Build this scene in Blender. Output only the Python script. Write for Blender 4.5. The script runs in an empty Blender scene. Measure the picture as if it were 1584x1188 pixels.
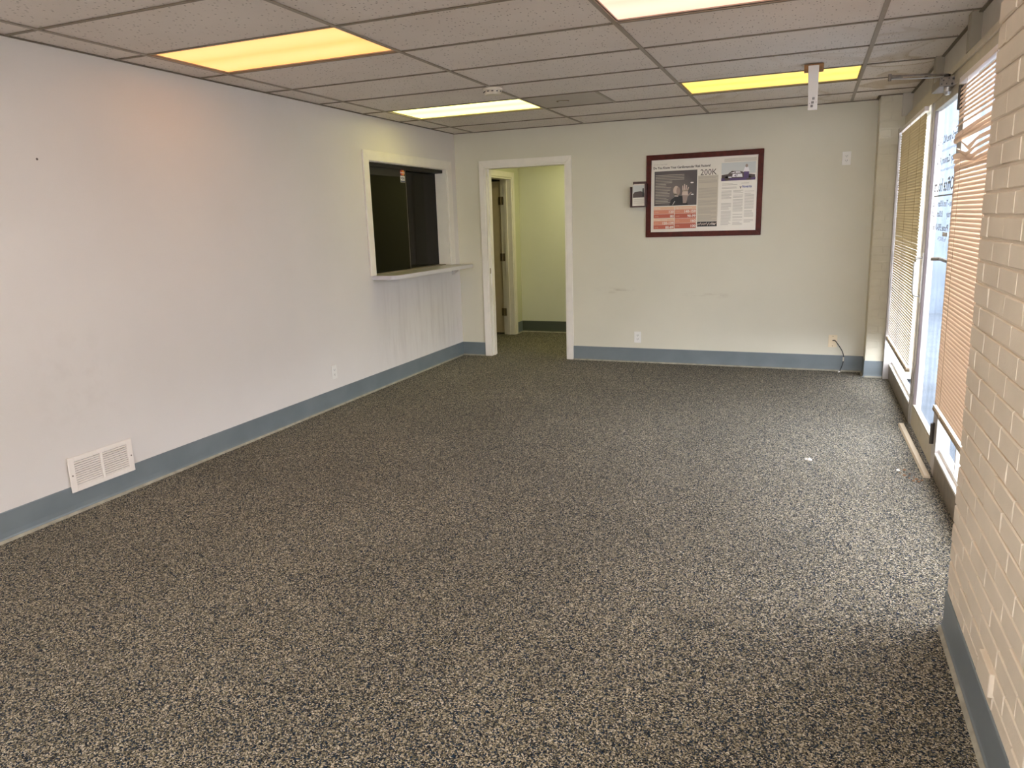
import bpy, math, random
from mathutils import Vector, Matrix
random.seed(7)
sc = bpy.context.scene
COL = sc.collection

# ------------------------------------------------------------------ camera
H = 2.409                      # ceiling height
YW = 4.203                     # far wall
TS = 0.6096                    # ceiling grid module (2 ft)
cd = bpy.data.cameras.new('camera')
cam = bpy.data.objects.new('camera', cd); COL.objects.link(cam)
CR = Vector((0.92725714, 0.37323124, -0.0298772))
CU = Vector((-0.05463988, 0.21382385, 0.97534294))
CF = Vector((-0.37041691, 0.90276121, -0.218663))
M = Matrix(((CR.x, CU.x, -CF.x), (CR.y, CU.y, -CF.y), (CR.z, CU.z, -CF.z))).to_4x4()
M.translation = Vector((3.61856, -3.18032, 1.47359))
cam.matrix_world = M
cd.sensor_fit = 'HORIZONTAL'; cd.sensor_width = 36.0; cd.lens = 36.0 * 1120.24 / 1584
cd.clip_start = 0.02; cd.clip_end = 200
sc.camera = cam

# ------------------------------------------------------------------ world and exposure
SKY_COL = (0.95, 0.95, 1.0); SKY_STR = 9.5
w = bpy.data.worlds.new('world'); sc.world = w; w.use_nodes = True
wb = w.node_tree.nodes['Background']; wb.inputs[0].default_value = (*SKY_COL, 1); wb.inputs[1].default_value = SKY_STR
sc.view_settings.view_transform = 'Standard'; sc.view_settings.look = 'None'
sc.view_settings.gamma = 1.0; sc.view_settings.use_curve_mapping = False
sc.view_settings.exposure = 0.74
sc.cycles.use_denoising = True
sc.cycles.max_bounces = 16; sc.cycles.diffuse_bounces = 8; sc.cycles.transparent_max_bounces = 24
sc.cycles.sample_clamp_indirect = 6.0

# ------------------------------------------------------------------ materials
MATS = {}
class NT:
    def __init__(s, name):
        s.m = bpy.data.materials.new(name); s.m.use_nodes = True; s.t = s.m.node_tree
        s.b = s.t.nodes['Principled BSDF']; s.out = s.t.nodes['Material Output']
    def n(s, ty, **kw):
        nd = s.t.nodes.new(ty)
        for k, v in kw.items():
            if k.startswith('i_'):
                key = k[2:]; nd.inputs[int(key) if key.isdigit() else key.replace('_', ' ')].default_value = v
            else: setattr(nd, k, v)
        return nd
    def l(s, a, b): s.t.links.new(a, b)
    def pos(s, sx=1, sy=1, sz=1):
        g = s.n('ShaderNodeNewGeometry'); mp = s.n('ShaderNodeMapping'); mp.inputs['Scale'].default_value = (sx, sy, sz)
        s.l(g.outputs['Position'], mp.inputs['Vector']); return mp.outputs[0]
    def noise(s, vec, scale, detail=3, rough=.5, dist=0):
        nd = s.n('ShaderNodeTexNoise'); nd.inputs['Scale'].default_value = scale; nd.inputs['Detail'].default_value = detail
        nd.inputs['Roughness'].default_value = rough; nd.inputs['Distortion'].default_value = dist
        s.l(vec, nd.inputs['Vector']); return nd.outputs['Fac']
    def ramp(s, fac, stops, interp='LINEAR'):
        nd = s.n('ShaderNodeValToRGB'); cr = nd.color_ramp; cr.interpolation = interp
        while len(cr.elements) < len(stops): cr.elements.new(0.5)
        for e, (p, c) in zip(cr.elements, stops):
            e.position = p; e.color = (*c, 1) if not isinstance(c, (int, float)) else (c, c, c, 1)
        s.l(fac, nd.inputs[0]); return nd.outputs['Color']
    def mix(s, fac, a, b, mode='MIX'):
        nd = s.n('ShaderNodeMix', data_type='RGBA', blend_type=mode)
        for i, v in ((0, fac), (6, a), (7, b)):
            if isinstance(v, (int, float)): nd.inputs[i].default_value = v if i == 0 else (v, v, v, 1)
            elif isinstance(v, tuple): nd.inputs[i].default_value = (*v, 1)
            else: s.l(v, nd.inputs[i])
        return nd.outputs[2]
    def math(s, op, a, b=None):
        nd = s.n('ShaderNodeMath', operation=op)
        for i, v in ((0, a), (1, b)):
            if v is None: continue
            if isinstance(v, (int, float)): nd.inputs[i].default_value = v
            else: s.l(v, nd.inputs[i])
        return nd.outputs[0]
    def bump(s, h, strength=.2, dist=.01):
        nd = s.n('ShaderNodeBump'); nd.inputs['Strength'].default_value = strength; nd.inputs['Distance'].default_value = dist
        s.l(h, nd.inputs['Height']); s.l(nd.outputs[0], s.b.inputs['Normal'])
    def base(s, c):
        if isinstance(c, tuple): s.b.inputs['Base Color'].default_value = (*c, 1)
        else: s.l(c, s.b.inputs['Base Color'])
def plain(name, col, rough=.5, metal=0, spec=.5, emit=None, es=0, vary=0.0, vscale=30):
    t = NT(name)
    if vary:
        v = t.noise(t.pos(), vscale, 3)
        t.base(t.ramp(v, [(.3, tuple(c * (1 - vary) for c in col)), (.7, tuple(min(1, c * (1 + vary)) for c in col))]))
    else: t.base(col)
    t.b.inputs['Roughness'].default_value = rough; t.b.inputs['Metallic'].default_value = metal
    t.b.inputs['Specular IOR Level'].default_value = spec
    if emit: t.b.inputs['Emission Color'].default_value = (*emit, 1); t.b.inputs['Emission Strength'].default_value = es
    MATS[name] = t.m; return t.m

def box_mask(t, axes):
    """soft 0..1 mask from world position ranges [(axis, lo, hi, soft)]"""
    g = t.n('ShaderNodeNewGeometry'); sp = t.n('ShaderNodeSeparateXYZ'); t.l(g.outputs['Position'], sp.inputs[0])
    acc = None
    for ax, lo, hi, sf in axes:
        for e0, e1 in ((lo - sf, lo + sf), (hi + sf, hi - sf)):
            mr = t.n('ShaderNodeMapRange'); mr.interpolation_type = 'SMOOTHSTEP'
            t.l(sp.outputs[ax], mr.inputs[0])
            mr.inputs[1].default_value = min(e0, e1); mr.inputs[2].default_value = max(e0, e1)
            mr.inputs[3].default_value = 0 if e0 < e1 else 1; mr.inputs[4].default_value = 1 if e0 < e1 else 0
            acc = mr.outputs[0] if acc is None else t.math('MULTIPLY', acc, mr.outputs[0])
    return acc

def wall_mat(name, col, smudges=(), scuff=True):
    t = NT(name)
    p = t.pos()
    big = t.noise(p, 1.3, 3)
    c = t.mix(t.ramp(big, [(.35, 0.0), (.7, 1.0)]), col, tuple(x * .95 for x in col))
    for axes, vec_scale, strength, dirt in smudges:
        nz = t.noise(t.pos(*vec_scale), 1.0, 5, .6)
        f = t.math('MULTIPLY', box_mask(t, axes), t.ramp(nz, [(.47, 0.0), (.72, 1.0)]))
        c = t.mix(t.math('MULTIPLY', f, strength), c, dirt)
    if scuff:
        s1 = t.noise(t.pos(5, 5, 22), 1.0, 4, .7)
        g = t.ramp(s1, [(.70, 0.0), (.78, 1.0)])
        low = box_mask(t, [(2, 0.15, 0.62, .3)])
        c = t.mix(t.math('MULTIPLY', t.math('MULTIPLY', g, low), .35), c, (.42, .38, .33))
    t.base(c); t.b.inputs['Roughness'].default_value = .42; t.b.inputs['Specular IOR Level'].default_value = .35
    h = t.noise(p, 230, 3, .6)
    t.bump(h, .12, .004)
    MATS[name] = t.m; return t.m

WALLC = (.74, .70, .665)
wall_mat('wall_left_paint', WALLC, smudges=[
    ([(1, 2.55, 4.05, .15), (2, .25, .93, .12)], (1, 11, 1.3), .30, (.40, .34, .31)),
    ([(1, 2.45, 4.15, .1), (2, .15, .55, .15)], (1, 18, 2.2), .2, (.38, .33, .28)),
    ([(1, -.75, -.3, .2), (2, .45, .95, .2)], (1, 9, 9), .16, (.45, .38, .33))])
wall_mat('wall_far_lit', (.68, .645, .53), smudges=[  # same paint as the left wall, yellow lamplight put into the colour
    ([(0, 1.6, 1.95, .07), (2, .72, .77, .02)], (7, 1, 30), .5, (.33, .25, .17)),
    ([(0, 2.5, 2.9, .07), (2, .68, .72, .02)], (7, 1, 40), .45, (.40, .32, .24))])
wall_mat('hall_lit', (.66, .66, .50), scuff=False)  # green of the hallway lamp put into the wall colour
plain('trim_paint', (.82, .775, .71), .35, vary=.03, vscale=12)
plain('door_paint', (.68, .58, .42), .45, vary=.04, vscale=8)
# frame of the storefront: cream paint, and a greyer copy with daylight put into the colour
plain('frame_paint', (.50, .44, .32), .42, vary=.06, vscale=14)
plain('frame_daylit', (.50, .47, .45), .38, metal=.25, vary=.07, vscale=10)
plain('mullion_paint', (.30, .26, .19), .5)
plain('panel_paint', (.50, .46, .39), .5, vary=.04, vscale=6)
plain('sill_daylit', (.82, .80, .76), .4, vary=.05, vscale=20)  # daylight on top of the dark rail, put into the colour as white
plain('bronze', (.20, .165, .115), .45, vary=.2, vscale=18)
plain('dark_strip', (.16, .125, .085), .5, vary=.1)
plain('shelf_laminate', (.44, .42, .42), .28, vary=.03, vscale=40)
plain('shelf_edge', (.60, .575, .60), .3)
plain('white_plastic', (.80, .78, .74), .35)
plain('ivory_plastic', (.78, .66, .46), .35)
plain('white_enamel', (.86, .80, .74), .3)
plain('slot_black', (.02, .018, .016), .6)
plain('duct_dark', (.10, .09, .08), .8)
plain('hinge_brass', (.30, .24, .15), .35, metal=.8)
plain('hinge_dark', (.07, .06, .05), .45, metal=.5)
plain('closer_metal', (.22, .185, .15), .45, metal=.3, vary=.15, vscale=60)
plain('steel_bright', (.55, .53, .50), .35, metal=.7)
plain('black_rubber', (.02, .02, .022), .5)
plain('mahogany', (.085, .011, .005), .45, spec=.2, vary=.25, vscale=25)
plain('block_wood', (.30, .14, .04), .5, vary=.3, vscale=40)
plain('poster_paper', (.80, .75, .66), .3)
plain('print_dark', (.09, .065, .06), .5)
plain('print_grey_text', (.42, .37, .32), .6)
plain('print_taupe', (.60, .54, .44), .6)
plain('print_red', (.52, .12, .07), .5)
plain('print_salmon', (.68, .27, .17), .5)
plain('print_peach', (.80, .52, .34), .5)
plain('print_white', (.88, .84, .78), .5)
plain('print_skin', (.62, .50, .42), .6)
plain('print_skin_dark', (.36, .27, .23), .6)
plain('print_black', (.03, .028, .03), .6)
plain('print_sky', (.62, .64, .63), .6)
plain('print_purple', (.09, .05, .15), .5)
plain('print_blue', (.05, .07, .28), .5)
plain('decal_red', (.62, .05, .03), .4)
plain('decal_orange', (.85, .32, .05), .4)
plain('decal_navy', (.02, .03, .12), .4)
plain('decal_white', (.85, .83, .86), .4)
plain('holder_wood', (.055, .014, .010), .3)
plain('crumb', (.62, .52, .38), .8)
plain('crumb_dark', (.22, .12, .06), .8)
plain('hole_dark', (.10, .08, .07), .8)
plain('lettering', (.24, .25, .25), .5)
plain('detector_plastic', (.72, .66, .54), .4)
plain('tee_shade', (.22, .18, .13), .5)  # grid metal darkened, the shadow along the cross tees put into the colour
plain('access_panel', (.52, .465, .42), .55, vary=.03)
plain('grid_metal', (.33, .275, .22), .45, vary=.06, vscale=8)
plain('outside_wall', (.125, .148, .18), .9, vary=.12, vscale=3)  # dim blue stands in for the daylight beyond the glass
plain('pavement', (.068, .082, .10), .9, vary=.15, vscale=5)
plain('outer_slab', (.35, .35, .33), .9)
plain('room_shade', (.05, .042, .03), .9)  # near-black: gloom of the unlit rooms put into the wall colour

# photo printed on the poster: smooth vignette background is ink, flat print
t = NT('print_photo'); g = t.n('ShaderNodeTexCoord')
mp = t.n('ShaderNodeMapping'); t.l(g.outputs['Generated'], mp.inputs[0])
mp.inputs['Location'].default_value = (-.42, 0, -.45); 
gr = t.n('ShaderNodeTexGradient', gradient_type='SPHERICAL'); t.l(mp.outputs[0], gr.inputs[0])
t.base(t.ramp(gr.outputs[0], [(.25, (.10, .085, .085)), (.95, (.34, .29, .27))])); t.b.inputs['Roughness'].default_value = .55
MATS['print_photo'] = t.m

# carpet: looped pile with mixed navy, charcoal, tan and olive yarns
t = NT('carpet')
pv = t.pos()
nz = t.n('ShaderNodeTexNoise'); nz.inputs['Scale'].default_value = 90; nz.inputs['Detail'].default_value = 2; t.l(pv, nz.inputs['Vector'])
vm = t.n('ShaderNodeVectorMath', operation='MULTIPLY_ADD'); t.l(nz.outputs['Color'], vm.inputs[0]); vm.inputs[1].default_value = (.009, .009, .009); t.l(pv, vm.inputs[2])
vr = t.n('ShaderNodeTexVoronoi'); vr.inputs['Scale'].default_value = 260; t.l(vm.outputs[0], vr.inputs['Vector'])
sp = t.n('ShaderNodeSeparateColor'); t.l(vr.outputs['Color'], sp.inputs[0])
cc = t.ramp(sp.outputs[0], [(0, (.004, .007, .014)), (.20, (.008, .026, .055)), (.36, (.040, .038, .036)), (.46, (.120, .108, .066)), (.60, (.220, .192, .135)), (.77, (.385, .335, .250)), (.92, (.56, .505, .41))], 'CONSTANT')
wr = t.noise(t.pos(60, 14, 1), 1.0, 2)
cc = t.mix(t.math('MULTIPLY', t.ramp(wr, [(.4, 0.0), (.6, 1.0)]), .14), cc, (.075, .07, .05))
wear = t.noise(pv, .9, 4, .55)
cc = t.mix(1.0, cc, t.ramp(wear, [(.3, .84), (.7, 1.12)]), 'MULTIPLY')
t.base(cc); t.b.inputs['Roughness'].default_value = .95; t.b.inputs['Specular IOR Level'].default_value = .05
t.b.inputs['Sheen Weight'].default_value = .05; t.b.inputs['Sheen Roughness'].default_value = .45
t.bump(t.math('SUBTRACT', 1.0, vr.outputs['Distance']), .5, .003)
MATS['carpet'] = t.m

# cove base vinyl
t = NT('base_vinyl'); v = t.noise(t.pos(), 3.5, 4)
t.base(t.ramp(v, [(.35, (.150, .180, .195)), (.7, (.185, .215, .232))])); t.b.inputs['Roughness'].default_value = .42
MATS['base_vinyl'] = t.m
plain('base_dark', (.06, .07, .05), .5)
plain('base_toe', (.32, .30, .24), .7, vary=.2, vscale=20)

# ceiling tile: pale mineral board with pinholes and fissures
def tile_mat(name, stain):
    t = NT(name); p = t.pos()
    v = t.n('ShaderNodeTexVoronoi'); v.inputs['Scale'].default_value = 62; t.l(t.pos(1, .55, 1), v.inputs['Vector'])
    sel = t.n('ShaderNodeSeparateColor'); t.l(v.outputs['Color'], sel.inputs[0])
    hole = t.math('MULTIPLY', t.ramp(v.outputs['Distance'], [(.16, 1.0), (.26, 0.0)]), t.ramp(sel.outputs[0], [(.45, 0.0), (.5, 1.0)]))
    col = t.mix(t.ramp(t.noise(p, 2.2, 3), [(.3, 0.0), (.7, 1.0)]), (.84, .78, .73), (.79, .73, .68))
    col = t.mix(t.math('MULTIPLY', hole, .8), col, (.25, .21, .18))
    if stain:
        n = t.noise(p, 1.9, 2, .4, .6)
        ring = t.ramp(n, [(.44, 0.0), (.485, .75), (.50, .8), (.515, .2), (.62, .1), (.8, .0)])
        fade = t.noise(p, .8, 1)
        col = t.mix(t.math('MULTIPLY', ring, t.ramp(fade, [(.40, .15), (.6, .8)])), col, (.46, .34, .20))
    t.base(col); t.b.inputs['Roughness'].default_value = .9; t.b.inputs['Specular IOR Level'].default_value = .1
    t.bump(t.math('SUBTRACT', t.noise(p, 260, 2), hole), .35, .002)
    MATS[name] = t.m
tile_mat('ceiling_tile', False); tile_mat('ceiling_tile_stained', True)

# painted brick
def brick_mat(name, c0):
    t = NT(name); p = t.pos()
    t.base(t.mix(t.ramp(t.noise(p, 6, 4), [(.3, 0.0), (.7, 1.0)]), c0, tuple(x * .9 for x in c0)))
    t.b.inputs['Roughness'].default_value = .5; t.b.inputs['Specular IOR Level'].default_value = .3
    t.bump(t.noise(p, 130, 4, .6), .22, .004); MATS[name] = t.m
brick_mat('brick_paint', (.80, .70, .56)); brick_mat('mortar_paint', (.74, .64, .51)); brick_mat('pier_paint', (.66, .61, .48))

# blind slats: thin translucent vinyl
def slat_mat(name, col, tr):
    t = NT(name); nt = t.t
    d = t.n('ShaderNodeBsdfDiffuse'); d.inputs[0].default_value = (*col, 1)
    tl = t.n('ShaderNodeBsdfTranslucent'); tl.inputs[0].default_value = (*tr, 1)
    g = t.n('ShaderNodeBsdfGlossy'); g.inputs[0].default_value = (.9, .85, .8, 1); g.inputs['Roughness'].default_value = .35
    a = t.n('ShaderNodeAddShader'); t.l(d.outputs[0], a.inputs[0]); t.l(tl.outputs[0], a.inputs[1])
    m = t.n('ShaderNodeMixShader'); m.inputs[0].default_value = .05; t.l(a.outputs[0], m.inputs[1]); t.l(g.outputs[0], m.inputs[2])
    t.l(m.outputs[0], t.out.inputs[0]); MATS[name] = t.m
slat_mat('slat_peach', (.66, .53, .41), (.045, .028, .017))  # cream slats, the pinkish light on them put into the colour
slat_mat('slat_lit_amber', (.44, .37, .25), (.030, .022, .010))  # cream slats, the amber of light passing through put into the colour
plain('blind_rail_cream', (.72, .60, .45), .4); plain('blind_rail_brown', (.30, .22, .12), .45)
plain('blind_rail_white', (.84, .78, .76), .35); plain('cord', (.35, .25, .15), .7)

# glass: dusty storefront panes
def glass_mat(name, clean, streak, speck):
    t = NT(name)
    n1 = t.noise(t.pos(1, 14, 2.2), 1.0, 5, .65); n2 = t.noise(t.pos(), 30, 4, .7)
    c = t.mix(t.ramp(n1, [(.36, 0.0), (.68, 1.0)]), clean, streak)
    c = t.mix(t.ramp(n2, [(.58, 0.0), (.70, 1.0)]), c, speck)
    tr = t.n('ShaderNodeBsdfTransparent'); t.l(c, tr.inputs[0])
    gl = t.n('ShaderNodeBsdfGlossy'); gl.inputs['Roughness'].default_value = .05
    m2 = t.n('ShaderNodeMixShader'); m2.inputs[0].default_value = .03; t.l(tr.outputs[0], m2.inputs[1]); t.l(gl.outputs[0], m2.inputs[2])
    t.l(m2.outputs[0], t.out.inputs[0]); MATS[name] = t.m
glass_mat('glass_dusty', (.93, .95, .97), (.74, .77, .80), (.66, .70, .74))
t = NT('glass_smoked'); t.base((.006, .005, .004)); t.b.inputs['Roughness'].default_value = .08; t.b.inputs['Specular IOR Level'].default_value = .14
tr = t.n('ShaderNodeBsdfTransparent'); tr.inputs[0].default_value = (.25, .23, .2, 1)
m = t.n('ShaderNodeMixShader'); m.inputs[0].default_value = .15; t.l(t.b.outputs[0], m.inputs[1]); t.l(tr.outputs[0], m.inputs[2]); t.l(m.outputs[0], t.out.inputs[0])
MATS['glass_smoked'] = t.m
t = NT('glass_clear'); tr = t.n('ShaderNodeBsdfTransparent'); gl = t.n('ShaderNodeBsdfGlossy'); gl.inputs['Roughness'].default_value = .03
fr = t.n('ShaderNodeFresnel'); fr.inputs[0].default_value = 1.45; m = t.n('ShaderNodeMixShader')
t.l(t.math('MULTIPLY', fr.outputs[0], .25), m.inputs[0]); t.l(tr.outputs[0], m.inputs[1]); t.l(gl.outputs[0], m.inputs[2]); t.l(m.outputs[0], t.out.inputs[0]); MATS['glass_clear'] = t.m

# diffusers: acrylic lenses lit by the two tubes above them
def lens_mat(name, c_lo, c_hi, strength, y0, gx=None):
    t = NT(name)
    g = t.n('ShaderNodeNewGeometry'); sp = t.n('ShaderNodeSeparateXYZ'); t.l(g.outputs['Position'], sp.inputs[0])
    u = t.math('DIVIDE', t.math('SUBTRACT', sp.outputs[1], y0), TS)          # 0..1 across the fixture
    s = t.math('ABSOLUTE', t.math('SINE', t.math('MULTIPLY', u, math.pi * 2)))   # tubes at 1/4 and 3/4
    wob = t.noise(t.pos(2, 9, 1), 1.0, 3)
    s = t.math('ADD', t.math('MULTIPLY', s, .75), t.math('MULTIPLY', wob, .35))
    c = t.ramp(s, [(.1, c_lo), (.95, c_hi)])
    t.base((.3, .28, .2)); t.b.inputs['Roughness'].default_value = .3
    t.l(c, t.b.inputs['Emission Color']); t.b.inputs['Emission Strength'].default_value = strength
    MATS[name] = t.m
lens_mat('lens_amber', (1.0, .37, .075), (1.0, .46, .15), 1.0, 0.0)
lens_mat('lens_cream', (.98, .84, .17), (1.0, .93, .29), 1.8, 4 * TS)
lens_mat('lens_pink', (1.0, .48, .34), (1.0, .60, .46), .95, 0.0)
lens_mat('lens_yellow', (.74, .50, .065), (.86, .62, .12), .98, 4 * TS)
lens_mat('lens_added', (1.0, .80, .62), (1.0, .86, .70), 4.4, -4 * TS)  # for the added fixtures out of view
lens_mat('lens_hall', (1.0, .92, .38), (1.0, .97, .5), 5.2, 4.9)

# ------------------------------------------------------------------ mesh helpers
WORLD = {}                      # object -> world position of its origin
def lean(v): return (v[0] - .014 * v[2], v[1], v[2])
class MB:
    def __init__(s): s.v = []; s.f = []; s.mi = []; s.cur = 0
    def box(s, x0, x1, y0, y1, z0, z1):
        x0, x1 = min(x0, x1), max(x0, x1); y0, y1 = min(y0, y1), max(y0, y1); z0, z1 = min(z0, z1), max(z0, z1)
        b = len(s.v)
        s.v += [(x0, y0, z0), (x1, y0, z0), (x1, y1, z0), (x0, y1, z0), (x0, y0, z1), (x1, y0, z1), (x1, y1, z1), (x0, y1, z1)]
        s.f += [tuple(b + i for i in q) for q in ((3, 2, 1, 0), (4, 5, 6, 7), (0, 1, 5, 4), (1, 2, 6, 5), (2, 3, 7, 6), (3, 0, 4, 7))]
        s.mi += [s.cur] * 6; return s
    def hexa(s, pts):
        b = len(s.v); s.v += [tuple(p) for p in pts]
        s.f += [tuple(b + i for i in q) for q in ((3, 2, 1, 0), (4, 5, 6, 7), (0, 1, 5, 4), (1, 2, 6, 5), (2, 3, 7, 6), (3, 0, 4, 7))]
        s.mi += [s.cur] * 6; return s
    def poly(s, pts):
        b = len(s.v); s.v += [tuple(p) for p in pts]; s.f.append(tuple(range(b, b + len(pts)))); s.mi.append(s.cur); return s
    def prism(s, pts, off):
        """closed polygon pts extruded by vector off"""
        b = len(s.v); n = len(pts); s.v += [tuple(p) for p in pts] + [tuple(p[i] + off[i] for i in range(3)) for p in pts]
        s.f += [tuple(b + i for i in reversed(range(n))), tuple(b + n + i for i in range(n))]
        s.f += [(b + i, b + (i + 1) % n, b + n + (i + 1) % n, b + n + i) for i in range(n)]
        s.mi += [s.cur] * (n + 2); return s
    def tube(s, pts, r, n=8, r1=None):
        pts = [Vector(p) for p in pts]; b = len(s.v); m = len(pts)
        for i, p in enumerate(pts):
            d = (pts[min(i + 1, m - 1)] - pts[max(i - 1, 0)]).normalized()
            a = Vector((0, 0, 1)) if abs(d.z) < .9 else Vector((1, 0, 0))
            u = d.cross(a).normalized(); v = d.cross(u).normalized()
            rr = r if r1 is None else r + (r1 - r) * i / (m - 1)
            for k in range(n):
                an = 2 * math.pi * k / n; s.v.append(tuple(p + u * rr * math.cos(an) + v * rr * math.sin(an)))
        for i in range(m - 1):
            for k in range(n):
                s.f.append((b + i * n + k, b + i * n + (k + 1) % n, b + (i + 1) * n + (k + 1) % n, b + (i + 1) * n + k)); s.mi.append(s.cur)
        s.f += [tuple(b + k for k in reversed(range(n))), tuple(b + (m - 1) * n + k for k in range(n))]; s.mi += [s.cur] * 2
        return s
    def lathe(s, c, prof, n=28):
        """profile [(r, z)] round the vertical axis through c"""
        b = len(s.v); m = len(prof)
        for r, z in prof:
            for k in range(n):
                a = 2 * math.pi * k / n; s.v.append((c[0] + r * math.cos(a), c[1] + r * math.sin(a), c[2] + z))
        for i in range(m - 1):
            for k in range(n):
                s.f.append((b + i * n + k, b + i * n + (k + 1) % n, b + (i + 1) * n + (k + 1) % n, b + (i + 1) * n + k)); s.mi.append(s.cur)
        s.f += [tuple(b + k for k in reversed(range(n))), tuple(b + (m - 1) * n + k for k in range(n))]; s.mi += [s.cur] * 2
        return s
    def build(s, name, mat, parent=None, ln=False, bevel=0, smooth=False, origin=None):
        vs = [lean(v) for v in s.v] if ln else s.v
        c = Vector(origin) if origin else Vector([(min(v[i] for v in vs) + max(v[i] for v in vs)) / 2 for i in range(3)])
        me = bpy.data.meshes.new(name)
        me.from_pydata([tuple(Vector(v) - c) for v in vs], [], s.f); 
        for mm in (mat if isinstance(mat, (list, tuple)) else [mat]): me.materials.append(MATS[mm])
        for p, i in zip(me.polygons, s.mi): p.material_index = i; p.use_smooth = smooth
        me.update(); me.validate()
        o = bpy.data.objects.new(name, me)
        place(o, c, parent)
        if bevel:
            md = o.modifiers.new('bevel', 'BEVEL'); md.width = bevel; md.segments = 2; md.limit_method = 'ANGLE'; md.angle_limit = math.radians(40)
        if smooth:
            try: me.set_sharp_from_angle(angle=math.radians(35))
            except Exception: pass
        return o
def place(o, wpos, parent=None):
    wpos = Vector(wpos)
    COL.objects.link(o)
    if parent: o.parent = parent; o.location = wpos - WORLD[parent]
    else: o.location = wpos
    WORLD[o] = wpos; return o
def share(src, name, wpos, parent=None):
    o = bpy.data.objects.new(name, src.data)
    for md in src.modifiers:
        n = o.modifiers.new(md.name, md.type)
        if md.type == 'BEVEL': n.width = md.width; n.segments = md.segments; n.limit_method = md.limit_method; n.angle_limit = md.angle_limit
    return place(o, wpos, parent)
def empty(name, loc, label=None, cat=None, group=None, kind=None, parent=None):
    o = bpy.data.objects.new(name, None); o.empty_display_size = .1; place(o, loc, parent); tag(o, label, cat, group, kind); return o
def tag(o, label=None, cat=None, group=None, kind=None):
    for k, v in (('label', label), ('category', cat), ('group', group), ('kind', kind)):
        if v: o[k] = v
    return o
def struct(o, label=None): return tag(o, label, None, None, 'structure')
def text_mesh(body, size, name, mat, parent, origin, xdir, ydir, align='LEFT', width=None, bold=0.0, thick=0.0):
    """lettering laid flat at origin, reading along xdir with ydir up"""
    cu = bpy.data.curves.new(name, 'FONT'); cu.body = body; cu.size = size; cu.align_x = align; cu.resolution_u = 2; cu.offset = bold
    tmp = bpy.data.objects.new('tmp_text', cu); COL.objects.link(tmp)
    dg = bpy.context.evaluated_depsgraph_get(); me = bpy.data.meshes.new_from_object(tmp.evaluated_get(dg))
    bpy.data.objects.remove(tmp); bpy.data.curves.remove(cu)
    xs = [v.co.x for v in me.vertices]; sx = 1.0
    if width and xs: sx = width / (max(xs) - min(xs))
    X = Vector(xdir); Y = Vector(ydir)
    for v in me.vertices: v.co = X * v.co.x * sx + Y * v.co.y
    me.materials.clear(); me.materials.append(MATS[mat]); me.name = name
    o = bpy.data.objects.new(name, me); place(o, origin, parent); return o

# ------------------------------------------------------------------ room shell
YB = -4.7                       # wall behind the camera
XR = 4.142                      # face of the brick wall
YE = -.43                       # where the near brick wall ends
YP = 3.98                       # face of the far brick pier
XF = 4.335                      # room face of the window frames
TOP = H + .28
floor = struct(MB().box(-2.4, 4.40, YB - .15, 6.15, -.12, 0).build('floor', 'carpet'), 'dark flecked loop-pile carpet floor')

# left wall with the reception opening
OY0, OY1, OZ0, OZ1 = 2.455, 3.985, 1.02, 2.045
m = MB()
m.box(-.15, 0, YB, OY0, 0, TOP).box(-.15, 0, OY1, YW + .13, 0, TOP).box(-.15, 0, OY0, OY1, 0, OZ0).box(-.15, 0, OY0, OY1, OZ1, TOP)
wl = struct(m.build('wall_left', 'wall_left_paint'), 'pale lilac-white wall on the left')
MB().tube([(0.0005, -.548, 1.851), (.0012, -.548, 1.851)], .006, 8).build('nail_hole', 'hole_dark', wl)
# far wall with the doorway
DX0, DX1, DZ = .345, 1.262, 2.05
m = MB()
m.box(0, DX0, YW, YW + .13, 0, TOP).box(DX1, 4.5, YW, YW + .13, 0, TOP).box(DX0, DX1, YW, YW + .13, DZ, TOP)
wf = struct(m.build('wall_far', 'wall_far_lit'), 'far wall with doorway')
# wall behind the camera: open window hole added to let in more sky
m = MB()
m.box(-.15, 1.6, YB - .15, YB, 0, TOP).box(3.6, 4.6, YB - .15, YB, 0, TOP).box(1.6, 3.6, YB - .15, YB, 2.1, TOP).box(1.6, 3.6, YB - .15, YB, 0, .8)
struct(m.build('wall_back', 'wall_far_lit'), 'wall behind the camera with an added window opening')
# reception room and side room behind the left wall, their darkness put into the wall colour
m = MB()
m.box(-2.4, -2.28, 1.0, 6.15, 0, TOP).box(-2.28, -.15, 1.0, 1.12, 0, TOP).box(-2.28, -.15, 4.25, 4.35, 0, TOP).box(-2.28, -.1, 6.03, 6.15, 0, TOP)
struct(m.build('wall_reception', 'room_shade'), 'shade-dark painted walls of the rooms behind the left wall')
# hallway behind the doorway
HX = .035; HY = 6.0
m = MB()
m.box(-.10, HX, YW + .13, 4.86, 0, TOP).box(-.10, HX, 5.735, HY + .15, 0, TOP).box(-.10, HX, 4.86, 5.735, 2.02, TOP)
struct(m.build('wall_hall_left', 'hall_lit'), 'hallway side wall with door opening')
struct(MB().box(HX, 2.6, HY, HY + .15, 0, TOP).build('wall_hall_back', 'hall_lit'), 'hallway end wall with the green of the lamp in its colour')
struct(MB().box(2.5, 2.6, YW + .13, HY, 0, TOP).build('wall_hall_right', 'hall_lit'), 'right hallway wall')
struct(MB().box(HX, 2.5, YW + .13, HY, H, H + .05).box(-2.28, -.15, 1.12, 4.25, H, H + .05).build('ceiling_hall', 'trim_paint'), 'ceiling of the hallway and back rooms')

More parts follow.
